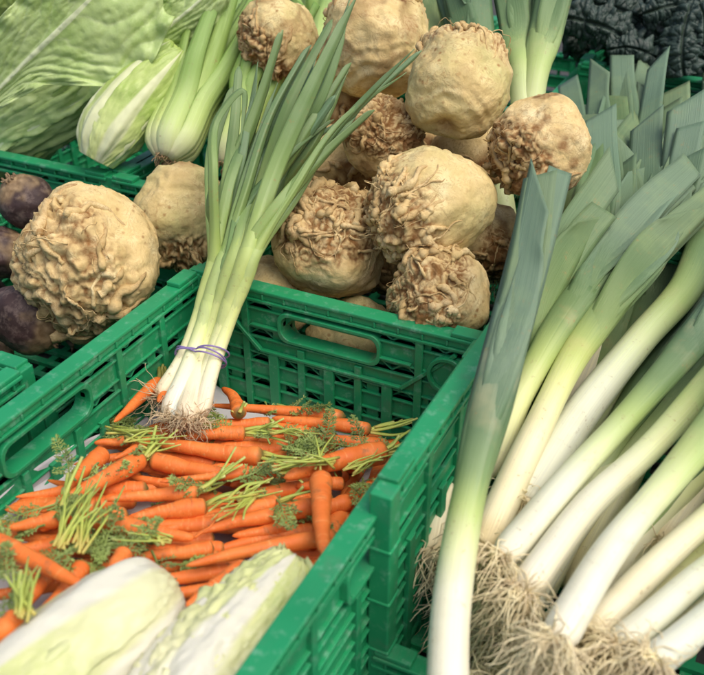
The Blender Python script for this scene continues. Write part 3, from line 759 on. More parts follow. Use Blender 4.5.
# ------------------------------------------------------------------ leeks
def leek(label, pts, rpx, seed, leaves=5, wid=.028, opening=.55, start=.34, shaft_end=.62, hair=70, hl=.05, twist=0.0, group='leeks at the right', name='leek', smap=None, ht='root_hair', foldr=(.22, .30), yel=.35):
    pts = np.array([p if len(p) == 3 and not isinstance(p[0], (int,)) else pz(*p) for p in pts]) if not isinstance(pts, np.ndarray) else pts
    rng = np.random.default_rng(seed)
    n = 70; path = spline(pts, n); s = np.linspace(0, 1, n)
    r = size(rpx, pts[0]); L = np.linalg.norm(np.diff(path, axis=0), axis=1).sum()
    root = thing(name, label, 'leek', path[0], group)
    ref = nrm(CAM - path[0]); T, N, B = frames(path, ref)
    ct, st = math.cos(twist), math.sin(twist)
    N, B = N * ct + B * st, B * ct - N * st
    rvk = rng.random(); k0 = (lambda q: q) if smap is None else smap if callable(smap) else (lambda q: np.clip(q * smap, 0, 1))
    # shaft
    ne = int(n * shaft_end); ss = s[:ne]
    rad = r * (.72 + .33 * sstep(0, .035, ss)) * (1 + .06 * np.exp(-(ss / .06) ** 2)) * (1 - .12 * sstep(.1, .4, ss))
    a = np.arange(24) * 2 * math.pi / 24
    fl = sstep(.30, shaft_end, ss)
    X = np.cos(a)[None] * (rad * (1 + .35 * fl))[:, None]; Yn = np.sin(a)[None] * (rad * (1 - .45 * fl))[:, None]
    V = path[:ne, None] + X[..., None] * B[:ne, None] + Yn[..., None] * N[:ne, None]
    m = 24; Fs = [(i * m + j, i * m + (j + 1) % m, (i + 1) * m + (j + 1) % m, (i + 1) * m + j) for i in range(ne - 1) for j in range(m)]
    Fs += [tuple(range(m - 1, -1, -1)), tuple((ne - 1) * m + j for j in range(m))]
    mb = MB(); mb.add(V.reshape(-1, 3), Fs, rv=rvk, s=np.repeat(k0(ss), m), v=np.tile(np.sin(a) + np.cos(a) * .6, ne)); mb.build('shaft', M['leek_shaft'], root)
    # fan of folded leaves
    mm = 15; u = np.linspace(-1, 1, mm)
    for k in range(leaves):
        side = 1 if k % 2 else -1
        f0 = start + (shaft_end - start) * (k / max(1, leaves)) * .9 + rng.uniform(-.02, .02)
        end = 1.0 + rng.uniform(-.10, .06) - .05 * (leaves - 1 - k) / leaves
        nn = 44; q = np.linspace(f0, end, nn); rel = (q - f0) / (1 - f0)
        ii = np.clip(q, 0, .999) * (n - 1); i0 = ii.astype(int); i0 = np.clip(i0, 0, n - 2); fr = (ii - i0)[:, None]
        ex = np.clip(q - 1.0, 0, 1)[:, None] * L
        c = path[i0] * (1 - fr) + path[i0 + 1] * fr + T[-1] * ex
        bb = B[i0]; nv = N[i0]
        au = np.abs(u)[None]; rl = rel[:, None]
        lr = r * (.80 + .24 * sstep(.0 + .22 * au, .14 + .26 * au, rl) + .03 * (leaves - k) * sstep(.05, .3, rl))
        # collar: wraps the shaft; blade: folded, keel outward
        ang = u[None] * 2.2
        flq = sstep(.30, shaft_end, q)[:, None]
        ax_ = lr * np.cos(ang) * (1 - .12) * (1 + .35 * flq); ay = lr * np.sin(ang) * .88 * (1 - .45 * flq)
        w = wid * 1.30 * (.85 + .3 * rng.random()) * (1 - .18 * sstep(.5, 1, rel))[:, None]
        fold = (foldr[0] + foldr[1] * rng.random())
        off = (lr[:, mm // 2] + (opening * .038 * rng.uniform(.2, 1.5)) * rel ** 1.4)[:, None]
        bx = off - np.abs(u)[None] * w * 1.25 * math.cos(fold); by = u[None] * w * math.sin(fold) + w * .25 * rng.uniform(-1, 1) * rel[:, None]
        g = sstep(.03 + .12 * au, .50 + .08 * au, rl)
        x = side * (ax_ * (1 - g) + bx * g); y = ay * (1 - g) + by * g
        y = y + (rng.uniform(-1, 1) * .02 * rel ** 2)[:, None] + .0018 * np.sin(rel * 16 + k)[:, None] * u[None] ** 2
        V = c[:, None] + x[..., None] * bb[:, None] + y[..., None] * nv[:, None]
        # slanting cut at the tip, ragged collar at the foot
        cut = rng.uniform(-.06, .06) * L * .35
        tt = T[i0]
        V = V + tt[:, None] * ((u[None] * cut + np.abs(u)[None] * rng.uniform(-.10, .05)) * sstep(.55, 1, rel)[:, None])[..., None]
        mb = MB()
        e = np.repeat(rel, mm) * (.93 + .09 * (rng.random() < yel)) + .10 * np.tile(np.abs(u) ** 6, nn)
        mb.add(V.reshape(-1, 3), grid_faces(nn, mm), rv=np.repeat(np.clip(rvk + rng.uniform(-.4, .4) * sstep(.15, .5, rel), 0, 1), mm), s=np.clip(np.repeat(k0(q), mm), 0, 1), v=np.tile(u, nn) + k, e=e)
        o = mb.build('leaf', M['leek_leaf'], root); solidify(o, .0011)
    # root beard
    if hair:
        mb = MB(); Bm = basis(-T[0])
        for q in range(int(hair * 2.3)):
            aa = rng.random() * 6.28; rr_ = math.sqrt(rng.random()) * r * .8
            p0 = np.array([math.cos(aa) * rr_, math.sin(aa) * rr_, -.003]); dr = nrm(np.array([math.cos(aa) * .9, math.sin(aa) * .9, rng.uniform(.15, 1.2)]))
            l = hl * rng.uniform(.45, 1.2); P = [p0]
            for z in range(6):
                dr = nrm(dr + rng.normal(size=3) * .38); P.append(P[-1] + dr * l / 6)
            P = path[0] + np.array(P) @ Bm.T
            P[:, 2] -= np.linspace(0, 1, 7) ** 2 * l * .5
            tv, tf = tube(spline(P, 9), np.linspace(.00085, .0004, 9), 4); mb.add(tv, tf)
        V, Fs = icosphere(3)
        mb.add(path[0] + (V * np.array([.85, .85, .35]) * r) @ Bm.T, Fs)
        mb.build('roots', M[ht], root)
    return root
LK = [
 ('dull green leek lying along the crate wall, its white shaft leaving the bottom edge', [(447, 705, -.10), (451, 610, -.06), (468, 500, -.010), (500, 370, .060), (528, 265, .118), (547, 184, .165)], 20, 1, 5, .024, .16, .24, .60, 0),
 ('leek with a brown beard, its foot tucked behind the dull green leek by the wall', [(428, 556, -.13), (446, 490, -.11), (490, 462, -.085), (520, 396, -.03), (572, 304, .025), (638, 222, .065), (690, 168, .09)], 15, 2, 5, .029, .22, .34, .58, 34),
 ('leek with a blunt white foot next to the dull green leek by the wall', [(482, 552, -.085), (505, 498, -.070), (533, 438, -.045), (580, 346, .0), (640, 266, .045), (708, 192, .075)], 16.5, 3, 5, .028, .25, .34, .58, 60),
 ('thick yellow-green leek with a split collar near the right edge', [(522, 506, -.085), (580, 415, -.055), (640, 340, -.02), (690, 280, .012), (715, 190, .06), (725, 110, .10)], 19, 4, 5, .028, .5, .58, .74, 50),
 ('white leek with its foot just under the blunt white one', [(499, 562, -.06), (565, 484, -.04), (621, 423, -.018), (676, 361, .012), (740, 284, .055), (810, 196, .11)], 15.5, 5, 5, .027, .5, .42, .6, 70),
 ('leek with pale root hairs second in the fan of white feet', [(520, 596, -.062), (587, 507, -.042), (648, 450, -.02), (704, 389, .005), (780, 304, .05), (850, 225, .09)], 16, 6, 5, .027, .5, .5, .66, 80),
 ('front white leek whose round foot stands out above the root mat', [(554, 645, -.045), (610, 551, -.025), (676, 472, .0), (740, 393, .035), (820, 295, .08)], 18, 7, 5, .028, .5, .5, .66, 70),
 ('white leek half under the front one, lying lower', [(586, 638, -.085), (646, 575, -.065), (704, 522, -.045), (800, 440, .0), (900, 340, .05)], 15.5, 8, 4, .027, .5, .5, .66, 80),
 ('second leek from the bottom right corner, white with root hairs', [(614, 650, -.065), (660, 611, -.055), (704, 573, -.045), (800, 500, -.01), (900, 400, .03)], 15.5, 9, 4, .027, .5, .5, .66, 80),
 ('leek nearest the bottom right corner', [(652, 664, -.055), (704, 622, -.045), (800, 540, -.01), (900, 440, .03)], 16, 10, 4, .027, .5, .5, .66, 90),
 ('shaded white leek in the gap behind the fan of white feet', [(655, 548, -.13), (690, 495, -.115), (730, 430, -.09), (800, 330, -.04)], 15, 11, 4, .026, .5, .5, .66, 50),
 ('green leek lying in the hollow between the yellow-green leek and the fan of white feet', [(520, 560, -.16), (590, 470, -.115), (650, 385, -.075), (700, 320, -.04), (770, 230, .02)], 16, 13, 4, .022, .2, .22, .5, 0),
 ('pale leek glimpsed between the blunt white foot and the yellow-green one', [(560, 440, -.11), (580, 380, -.09), (620, 300, -.05), (670, 220, .0), (700, 160, .04)], 15, 12, 4, .026, .5, .5, .66, 0),
]
for (lab, pts, r, sd_, nl, wid, opn, st_, se_, hair) in LK:
    leek(lab, np.array([pz(*p) for p in pts]), r, sd_, nl, wid, opn, st_, se_, hair, hl=.052, smap={1: 1.75, 2: 1.4, 3: 1.3, 4: 1.12, 5: 1.4, 6: 1.15, 7: 1.05, 13: 1.55}.get(sd_, 1.0))
# leeks underneath whose cut leaf tips stand up towards the kale
TP = [
 ('grey-green leek leaves fanned out beside the earthy brown celeriac', [(540, 420, -0.130), (575, 310, -0.075), (592, 200, 0.025), (600, 80, 0.090)], 21),
 ('leek with two upright pointed leaf tips in front of the kale crate', [(560, 430, -0.140), (595, 310, -0.075), (620, 190, 0.025), (637, 72, 0.100)], 22),
 ('leek with a broad square-cut leaf end below the kale', [(590, 420, -0.140), (620, 300, -0.065), (645, 180, 0.035), (665, 92, 0.100)], 23),
 ('leek whose yellowed leaf tips lie close to the right edge', [(620, 420, -0.130), (650, 290, -0.055), (676, 190, 0.035), (690, 100, 0.100)], 24),
 ('grey leek leaves touching the right edge under the kale', [(660, 400, -0.130), (690, 280, -0.055), (712, 170, 0.045), (722, 60, 0.120)], 25),
 ('leek leaves with short cut tips in the middle of the grey-green fan', [(560, 400, -0.100), (585, 300, -0.035), (606, 220, 0.045), (622, 140, 0.100)], 26),
 ('leek leaves with a pinkish dry tip above the crossing leaves', [(600, 380, -0.090), (625, 280, -0.025), (645, 200, 0.055), (658, 132, 0.110)], 27),
 ('low leek leaves ending just above the crossing leaves at right', [(630, 360, -0.080), (660, 280, -0.025), (685, 200, 0.055), (704, 140, 0.110)], 28),
 ('leek leaves rising steeply just right of the dull green leek by the wall', [(522, 372, -.04), (550, 290, .01), (586, 195, .07), (612, 116, .10)], 29),
 ('short pointed leek leaves right behind the tip of the dull green leek', [(518, 350, -.02), (536, 290, .03), (560, 226, .075), (578, 186, .10)], 30),
]
for (lab, pts, sd_) in TP:
    pts = [(pts[0][0] - 90, pts[0][1] + 190, -.19), (pts[0][0] - 25, pts[0][1] + 60, -.12)] + pts
    leek(lab, np.array([pz(*p) for p in pts]), 15, sd_, 6, .030, .9, .40, .62, 0, foldr=(.30, .65), yel=.7, smap=lambda q: np.clip(.25 + .75 * q, 0, 1))
for k, pts in enumerate([[(470, 600, -.17), (540, 480, -.13), (640, 340, -.08), (700, 220, -.02)], [(540, 660, -.16), (620, 560, -.13), (720, 440, -.08), (800, 300, -.02)], [(500, 640, -.17), (580, 520, -.14), (680, 400, -.09), (760, 280, -.03)],
                         [(620, 690, -.15), (700, 620, -.13), (800, 520, -.08), (900, 400, -.02)], [(480, 575, -.15), (560, 460, -.12), (660, 330, -.06), (720, 200, .0)], [(560, 700, -.13), (640, 620, -.12), (740, 520, -.08), (840, 400, -.02)], [(500, 700, -.16), (560, 620, -.15), (660, 500, -.1), (760, 380, -.05)]]):
    leek('leek buried under the other leeks at right', np.array([pz(*p) for p in pts]), 16, 60 + k, 3, .026, .5, .5, .66, 60 if k == 0 else 190, hl=.07)
# leeks standing behind the pile
BK = [
 ('background leek with a white foot showing between two celeriacs', [(508, 270, .27), (500, 200, .33), (487, 120, .40), (470, 30, .50), (455, -50, .58)], 14, 41),
 ('background leek rising straight up just right of the highest celeriac', [(528, 150, .40), (522, 80, .46), (518, 10, .55), (515, -70, .63)], 13, 42),
 ('background leek leaning right, next to the dark kale', [(522, 160, .40), (535, 80, .46), (552, 5, .55), (566, -70, .63)], 13, 43),
 ('background leek behind the highest celeriac at the top edge', [(470, 150, .44), (468, 70, .50), (455, 0, .60), (440, -60, .68)], 14, 44),
 ('dark green background leek beside the big celeriac at the top edge', [(440, 120, .48), (435, 40, .55), (425, -20, .63), (415, -70, .7)], 14, 45),
]
for (lab, pts, r, sd_) in BK:
    leek(lab, np.array([py(*p) for p in pts]), r, sd_, 5, .028, .5, .30, .55, 50, hl=.04, smap=lambda q: .28 + .60 * np.clip(q, 0, 1), ht='root_hair')

# ------------------------------------------------------------------ kale
def kale(label, pts, wpx, seed, curl=.5):
    P = spline(np.array([py(*p) for p in pts]), 190); n, m = 190, 91
    s = np.linspace(0, 1, n); u = np.linspace(-1, 1, m)
    ref = nrm(CAM - P[0]); T, N, B = frames(P, ref)
    w = size(wpx, P[0]) * np.sin(np.clip(s * .9 + .10, 0, 1) * math.pi) ** .55 * (1 - .25 * s)
    S, U = np.meshgrid(s, u, indexing='ij')
    ang = U * curl * 1.6
    x = w[:, None] * np.sin(ang) / max(.3, math.sin(min(1.5, curl * 1.6))) ; y = w[:, None] * (np.cos(ang) - 1) * .9
    V = P[:, None] + x[..., None] * B[:, None] + y[..., None] * N[:, None]
    nv = np.cos(ang)[..., None] * N[:, None] + np.sin(ang)[..., None] * B[:, None]
    LL = np.linalg.norm(np.diff(P, axis=0), axis=1).sum(); q = np.stack([S.ravel() * LL * 88, (U * w[:, None]).ravel() * 88, np.full(S.size, seed * 2.3)], 1); q = q + .5 * np.stack([vnoise(q * .6, 3), vnoise(q * .6, 4), vnoise(q * .6, 5)], 1)
    d1, d2, cid = worley(q * 1.15, seed); e1, _, _ = worley(q * 2.4, seed + 5)
    h = np.sqrt(np.clip(1 - (d1 / .75) ** 2, 0, 1)) * .0095 * (.4 + cid) + np.sqrt(np.clip(1 - (e1 / .7) ** 2, 0, 1)) * .0022
    h = h.reshape(S.shape) * sstep(.0, .12, np.abs(U)) - .004 * np.exp(-(U / .05) ** 2)
    h = h + .010 * np.sin(S * 34 + seed + 2 * U) * sstep(.65, 1, np.abs(U))
    V = V + h[..., None] * nv
    root = thing('kale_leaf', label, 'kale leaf', P[0], 'dark kale leaves')
    mb = MB(); mb.add(V.reshape(-1, 3), grid_faces(n, m), s=S.ravel(), v=U.ravel())
    solidify(mb.build('blade', M['kale'], root), .001)
    mb = MB(); tv, tf = tube(P - N * .004, np.linspace(.002, .006, n), 8, flat=(1, .7)); mb.add(tv, tf, s=.5, v=1.0)
    mb.build('midrib', M['kale'], root)
kale('large blistered kale leaf pointing left over the crate corner', [(551, 16, .78), (580, 20, .79), (612, 30, .80), (650, 58, .84)], 17, 1, .95)
kale('kale leaf lying across the top of the large blistered one', [(566, -2, .83), (596, 4, .83), (630, 14, .85), (668, 44, .90)], 17, 11, .95)
kale('narrow kale leaf arching low over the front rim of its crate', [(607, 50, .785), (628, 47, .785), (650, 54, .80), (680, 74, .86)], 9, 2, .9)
kale('rounded kale leaf tip hanging down at the far right', [(684, 76, .775), (682, 56, .78), (684, 30, .81), (698, -14, .90)], 17, 3, .95)
kale('kale leaf running along the top edge above the others', [(642, 14, .83), (668, 6, .85), (700, 2, .90), (740, 5, .96)], 13, 4, .95)
kale('slim upright kale leaf at the top right edge', [(704, 44, .80), (704, 16, .83), (690, -10, .90), (680, -40, .96)], 11, 5, .95)
kale('shaded kale leaf behind the large blistered one', [(600, -20, .90), (640, -8, .94), (690, -10, 1.0), (740, -10, 1.05)], 24, 6, .7)
for k in range(4):
    kale('kale leaf deep in shade under the others', [(570 + 30 * k, 26, .90), (600 + 30 * k, 50, .95), (630 + 30 * k, 70, 1.0), (660 + 30 * k, 90, 1.05)], 26, 20 + k, .6)

# ------------------------------------------------------------------ carrots
def cplane(x, y, dz=0.0):
    return pplane(x, y, (0, .17, 1.0), -.140 + dz)
def carrot(label, a, b, wpx, dz=0.0, seed=0, bend=.0, stub=0, sdir=None, sl=.05, tail=0, blunt=.35, group='carrots in the green crate', dza=0.0, dzb=0.0, wilt=False):
    """a: crown pixel, b: tip pixel"""
    rng = np.random.default_rng(seed + 100)
    A = cplane(*a, dz + dza); Bp = cplane(*b, dz + dzb); A[0] = np.clip(A[0], .024, .366); Bp[0] = np.clip(Bp[0], .022, .368); A[1] = min(A[1], -.016); Bp[1] = min(Bp[1], -.016); r = size(wpx * .51, (A + Bp) / 2)
    ax = Bp - A; L = np.linalg.norm(ax); side = nrm(np.cross(ax, [0, 0, 1]))
    n, k = 40, 22
    bd = bend * L + rng.normal() * .012 * L
    path = spline([A, A + ax * .35 + side * bd * .8 + np.array([0, 0, rng.normal() * .001]), A + ax * .7 + side * bd * .9, Bp], n)
    s = np.linspace(0, 1, n)
    rad = r * (np.sqrt(np.clip(1 - (1 - np.clip(s / .075, 0, 1)) ** 2, .03, 1))) * (1.0 - (1 - blunt) * s ** 1.5) * np.sqrt(np.clip(1 - np.clip((s - .88) / .121, 0, 1) ** 2, .004, 1))
    rad = rad * (1 + .035 * np.interp(s, np.linspace(0, 1, 12), rng.normal(size=12) * 1.3) + .012 * np.interp(s, np.linspace(0, 1, 40), rng.normal(size=40)))
    tv, tf = tube(path, rad, k)
    tv = tv + (fbm(tv * 60, seed, 2) * r * .04)[:, None] * nrm(tv - np.repeat(path, k, 0))
    mb = MB(); mb.add(tv, tf, s=np.repeat(s, k), v=np.tile(np.sin(np.arange(k) * 6.2832 / k), n))
    if tail:
        p = [Bp]; d = nrm(ax)
        for q in range(6): d = nrm(d + rng.normal(size=3) * .25 + np.array([0, 0, .18])); p.append(p[-1] + d * tail / 6)
        tv, tf = tube(spline(p, 14), np.linspace(r * .16, .0004, 14), 5); mb.add(tv, tf, s=.5, v=0.0)
    o = mb.build('carrot', M['carrot'], origin=A); tag(o, label, 'carrot', group)
    if stub:
        d0 = nrm(-ax) if sdir is None else nrm(cplane(a[0] + sdir[0], a[1] + sdir[1], dz + .012) - A)
        mb = MB()
        for q in range(stub):
            d = nrm(d0 + rng.normal(size=3) * .17 + np.array([0, 0, .05])); st0 = A + nrm(ax) * r * .2 + rng.normal(size=3) * r * .22
            l = sl * rng.uniform(.55, 1.15)
            p = spline([st0, st0 + d * l * .5 + rng.normal(size=3) * .001, st0 + d * l + rng.normal(size=3) * .004], 9)
            tv, tf = tube(p, np.linspace(.0020, .0012, 9) * rng.uniform(.8, 1.25), 7, flat=(1.25, .8)); mb.add(tv, tf, s=np.repeat(np.linspace(0, 1, 9), 7), v=np.tile(np.sin(np.arange(7) * .9), 9))
        mb.build('stalks', M['wilted'] if wilt else M['stalk'], o)
    return o
CR = [
 # label, crown, tip, width, dz, bend, stub, sdir, sl, tail
 ('long carrot lying against the back crate wall', (346, 417), (206, 405), 17, .0, .02, 0, None, .03, 0),
 ('short bent carrot with a greyish end near the back wall, beside the onion feet', (239, 414), (222, 388), 19, .022, .10, 3, (8, -14), .02, 0),
 ('carrot pointing right towards the crate corner with long pale stalks', (372, 430), (272, 418), 18, .006, -.01, 6, (50, -8), .055, 0),
 ('carrot below the long one, starting right at the onion feet', (272, 424), (192, 426), 19, .004, .0, 2, (20, 4), .02, 0),
 ('carrot under the onion feet with pale stalks lying over its neighbours', (246, 433), (184, 437), 19, .012, .02, 7, (40, -3), .055, 0),
 ('thin dark-ended carrot under the pale stalks near the right wall', (390, 446), (270, 436), 18, -.004, .0, 0, None, .03, 0),
 ('smooth thick carrot tilted up to the right, near the right crate wall', (387, 452), (284, 478), 25, .022, .03, 6, (36, -14), .045, 0),
 ('thick carrot in the middle left, its crown towards the right', (264, 457), (158, 444), 24, .014, .0, 5, (36, 0), .05, 0),
 ('straight carrot just below the thick middle one', (150, 460), (256, 474), 23, .010, .02, 0, None, .03, 0),
 ('stout carrot with upright pale stalks at its crown, right of the paper', (144, 458), (38, 512), 26, .014, -.03, 7, (26, -30), .045, 0),
 ('slender carrot whose crown stalks point right, in the centre', (280, 470), (160, 482), 17, .018, .0, 6, (36, -4), .05, 0),
 ('carrot with green stalks across the middle of the heap', (200, 492), (104, 500), 20, .012, .02, 7, (34, -22), .055, 0),
 ('curved carrot with a long white root tail above the cabbage', (92, 520), (194, 538), 23, .016, .03, 0, None, .03, .035),
 ('small carrot under the curved one with the root tail', (207, 507), (132, 518), 23, .006, .0, 4, (30, -10), .04, 0),
 ('carrot with a rounded crown in the green fronds, centre right', (279, 502), (212, 518), 19, .012, .0, 3, (24, -12), .03, 0),
 ('longest carrot of the middle, running under the upright one', (318, 506), (196, 534), 22, .014, .02, 0, None, .03, 0),
 ('carrot just above the leafy cabbage, running to the right', (338, 536), (186, 566), 21, .016, .03, 0, None, .03, 0),
 ('carrot upright at the crate wall, lying across others', (321, 476), (343, 562), 26, .045, .01, 0, None, .03, 0),
 ('leaning carrot between the upright one and the right crate wall', (372, 486), (348, 532), 22, .006, -.03, 4, (22, -8), .03, 0),
 ('round carrot crown peeping out right of the upright carrot', (344, 484), (296, 486), 18, .004, .0, 0, None, .03, 0),
 ('second carrot crown just below the round crown at the upright carrot', (350, 502), (300, 516), 20, .000, .0, 0, None, .03, 0),
 ('carrot between the two cabbages', (246, 566), (186, 606), 24, .030, .0, 0, None, .03, 0),
 ('carrot squeezed behind the pointed cabbage end', (214, 548), (140, 556), 18, .006, .0, 0, None, .03, 0),
 ('long straight carrot entering from the left edge', (-8, 541), (92, 592), 25, .040, .0, 0, None, .03, 0),
 ('carrot under the one entering from the left, upper of two parallel ones', (66, 548), (14, 620), 22, .016, .0, 0, None, .03, 0),
 ('lower of the two parallel carrots at the left, next to the white cabbage', (84, 564), (20, 634), 23, .020, .0, 0, None, .03, 0),
 ('short carrot standing upright among fronds above the white cabbage', (125, 552), (100, 592), 21, .030, .0, 0, None, .03, 0),
 ('carrot at the bottom left corner with pale stalks above it', (18, 616), (-30, 652), 26, .034, .0, 8, (4, -48), .055, 0),
 ('carrot lying along the paper by the left wall', (105, 452), (64, 494), 24, .008, .05, 0, None, .03, 0),
 ('little carrot at the upper end of the paper, below the left wall', (126, 440), (94, 443), 13, .008, .0, 0, None, .03, 0),
 ('forked-looking small carrot with a greenish tip beside the wilted stalks', (151, 440), (114, 459), 15, .012, -.02, 0, None, .03, 0),
 ('carrot standing in the left back corner with limp green stalks', (152, 378), (114, 422), 17, .030, .0, 6, (14, -22), .05, 0),
 ('reddish carrot in the shade behind the onion stems', (180, 348), (158, 402), 20, .035, .0, 6, (12, -34), .06, 0),
 ('carrot at far left below the paper with bright upright stalks', (62, 518), (8, 528), 20, .010, .0, 8, (20, -40), .06, 0),
 ('carrot half under the fronds, left of the curved one', (84, 508), (40, 530), 18, .004, .0, 0, None, .03, 0),
 ('small carrot beneath the curved one, above the white cabbage', (134, 534), (86, 524), 17, .006, .0, 5, (34, 16), .05, 0),
 ('carrot with just its orange side showing right of the onion feet', (300, 424), (232, 446), 18, -.006, .0, 0, None, .03, 0),
 ('carrot pressed into the heap under the central fronds', (300, 462), (230, 486), 18, -.002, .0, 0, None, .03, 0),
 ('carrot peeking out below the centre-right crown', (290, 526), (232, 536), 18, .002, .0, 0, None, .03, 0),
]
for k, (lab, a, b, w, dz, bend, stub, sdir, sl, tail) in enumerate(CR):
    w *= 1.0 if 'smooth thick' in lab else (.80 if (a[1] + b[1]) / 2 < 500 else .90)
    carrot(lab, a, b, w, dz, k, bend, stub, sdir, sl, tail, blunt=.24 + .26 * ((k * 7) % 5) / 5, wilt=('wilted' in lab or 'limp' in lab or 'reddish' in lab))
rg = np.random.default_rng(5)
for k in range(120):
    x = rg.uniform(20, 350); y = rg.uniform(430, 600)
    if y < 420 + max(0, (130 - x)) * .75: y += 70
    a = rg.uniform(-.5, .3); l = rg.uniform(40, 62)
    if x > 300: x -= 40
    carrot('carrot buried under the top carrots of the heap', (x + l * math.cos(a), y + l * math.sin(a) * .6), (x - l * math.cos(a), y - l * math.sin(a) * .6), rg.uniform(14, 20), -.005 - .006 * (k % 3), 200 + k, bend=rg.normal() * .03, blunt=rg.uniform(.2, .5))

for k, (x, y) in enumerate([(366, 520), (352, 556), (332, 575), (318, 600), (380, 478), (345, 520), (300, 560), (376, 500), (362, 470), (330, 540)]):
    carrot('carrot buried under the top carrots of the heap', (x + 14, y - 34), (x - 20, y + 34), 21, -.012 - .006 * (k % 3), 400 + k, blunt=.35)

# paper lining under the carrots, turned up along the left wall
n, m = 50, 44; mb = MB()
us = np.concatenate([np.linspace(-.05, 0, 10), np.linspace(.008, 1, 34)]); ys = np.linspace(-.57, -.004, n)
Yg, Ug = np.meshgrid(ys, us, indexing='ij')
Xg = np.where(Ug < 0, .004, .004 + Ug * .374); Zg = -.184 - .17 * Yg + np.where(Ug < 0, -Ug * (.75 + .25 * np.sin(Yg * 16)), .028 * np.exp(-Ug * 9))
q = np.stack([Xg.ravel() * 12, Yg.ravel() * 12, np.zeros(Xg.size)], 1); nz = fbm(q, 3, 3).reshape(Xg.shape)
Zg = Zg + nz * .005; Xg = Xg + np.where(Ug < 0, .004 + .003 * nz, 0) + np.where(Ug < 0, -Ug * .05, 0)
mb.add(np.stack([Xg, Yg, Zg], -1).reshape(-1, 3), grid_faces(n, m))
pl = mb.build('paper_liner', M['paper'], origin=np.array([.2, -.3, -.13])); solidify(pl, .0006); tag(pl, 'crumpled pale paper lining the carrot crate, turned up at the left wall', 'paper')

# feathery carrot tops strewn through the heap
mb = MB(); rg = np.random.default_rng(11)
def frond(p, d, l, up):
    d = nrm(d); sd_ = nrm(np.cross(d, up)); P = [p]; dd = d
    for q in range(7): dd = nrm(dd + rg.normal(size=3) * .16); P.append(P[-1] + dd * l / 7)
    path = spline(P, 16); tv, tf = tube(path, np.linspace(.0012, .0004, 16), 5); mb.add(tv, tf)
    for q in range(3, 16):
        for s in (-1, 1):
            bl = l * .30 * (1 - (q / 17) ** 1.5) * rg.uniform(.6, 1.1); bd = nrm(d * .7 + sd_ * s + up * rg.normal() * .35); e = path[q] + bd * bl
            tv, tf = tube(spline([path[q], (path[q] + e) / 2 + rg.normal(size=3) * .001, e], 4), np.linspace(.0007, .0003, 4), 4); mb.add(tv, tf)
            for z in np.linspace(.3, 1, 4):
                c = path[q] + bd * bl * z
                for w in (-1, 0, 1):
                    ld = nrm(bd + np.cross(bd, up) * w * .9 + rg.normal(size=3) * .3); ll = .0042 * rg.uniform(.6, 1.3); wv = nrm(np.cross(ld, up + rg.normal(size=3) * .5)) * .0008
                    mb.add([c, c + ld * ll * .5 + wv, c + ld * ll, c + ld * ll * .5 - wv], [(0, 1, 2, 3)])
UPV = np.array([0, 0, 1.0])
for (x, y, n_, rx, ry, dz) in [(70, 525, 7, 34, 22, .018), (40, 560, 5, 30, 20, .03), (100, 470, 2, 10, 8, .014), (118, 424, 6, 28, 8, .012), (255, 492, 9, 45, 12, .018), (330, 455, 8, 50, 12, .020), (350, 475, 5, 30, 14, .016),
                              (110, 560, 5, 30, 16, .022), (300, 440, 5, 30, 8, .018), (240, 440, 3, 40, 8, .016), (20, 600, 4, 20, 20, .03), (160, 555, 4, 30, 10, .01), (215, 400, 2, 14, 5, .006), (270, 405, 2, 30, 4, .012), (205, 478, 3, 30, 8, .018), (85, 478, 2, 14, 6, .02)]:
    for q in range(n_):
        P = cplane(x + rg.uniform(-1, 1) * rx, y + rg.uniform(-1, 1) * ry, dz + rg.uniform(-.014, .002))
        frond(P, np.array([rg.normal(), rg.normal() * .8, rg.normal() * .15]), rg.uniform(.035, .07), UPV)
fr = mb.build('carrot_greens', M['frond'], smooth=False); tag(fr, 'feathery dark green carrot fronds strewn between the carrots', 'carrot greens', kind='stuff')
# loose cut stalks
mb = MB()
for (x, y, dx, dy, n_, dz) in [(62, 545, 18, -52, 8, .035), (80, 548, 26, -60, 7, .035), (20, 618, 10, -50, 8, .05), (255, 490, -34, 24, 6, .026), (330, 462, -60, 6, 6, .035), (325, 468, -14, -30, 3, .03), (130, 440, 45, -6, 6, .022), (360, 512, 26, -12, 5, .03), (345, 470, 40, -14, 5, .03), (270, 430, 50, 2, 4, .024), (112, 428, 30, 4, 5, .016), (170, 540, -36, -10, 5, .03), (240, 498, 40, -14, 5, .024)]:
    for q in range(int(n_ * 1.4)):
        A = cplane(x + rg.normal() * 5, y + rg.normal() * 3, dz); Bq = cplane(x + dx * rg.uniform(.6, 1.2) + rg.normal() * 10, y + dy * rg.uniform(.7, 1.15) + rg.normal() * 5, dz + rg.uniform(-.004, .018))
        tv, tf = tube(spline([A, (A + Bq) / 2 + rg.normal(size=3) * .004, Bq], 9), np.linspace(.0014, .0008, 9) * rg.uniform(.6, 1.3), 7); mb.add(tv, tf, s=np.repeat(np.linspace(0, 1, 9), 7), v=np.tile(np.sin(np.arange(7) * .9), 9))
cs = mb.build('carrot_stalks', M['stalk']); tag(cs, 'loose bright green cut stalks scattered over the carrots', 'carrot stalks', kind='stuff')

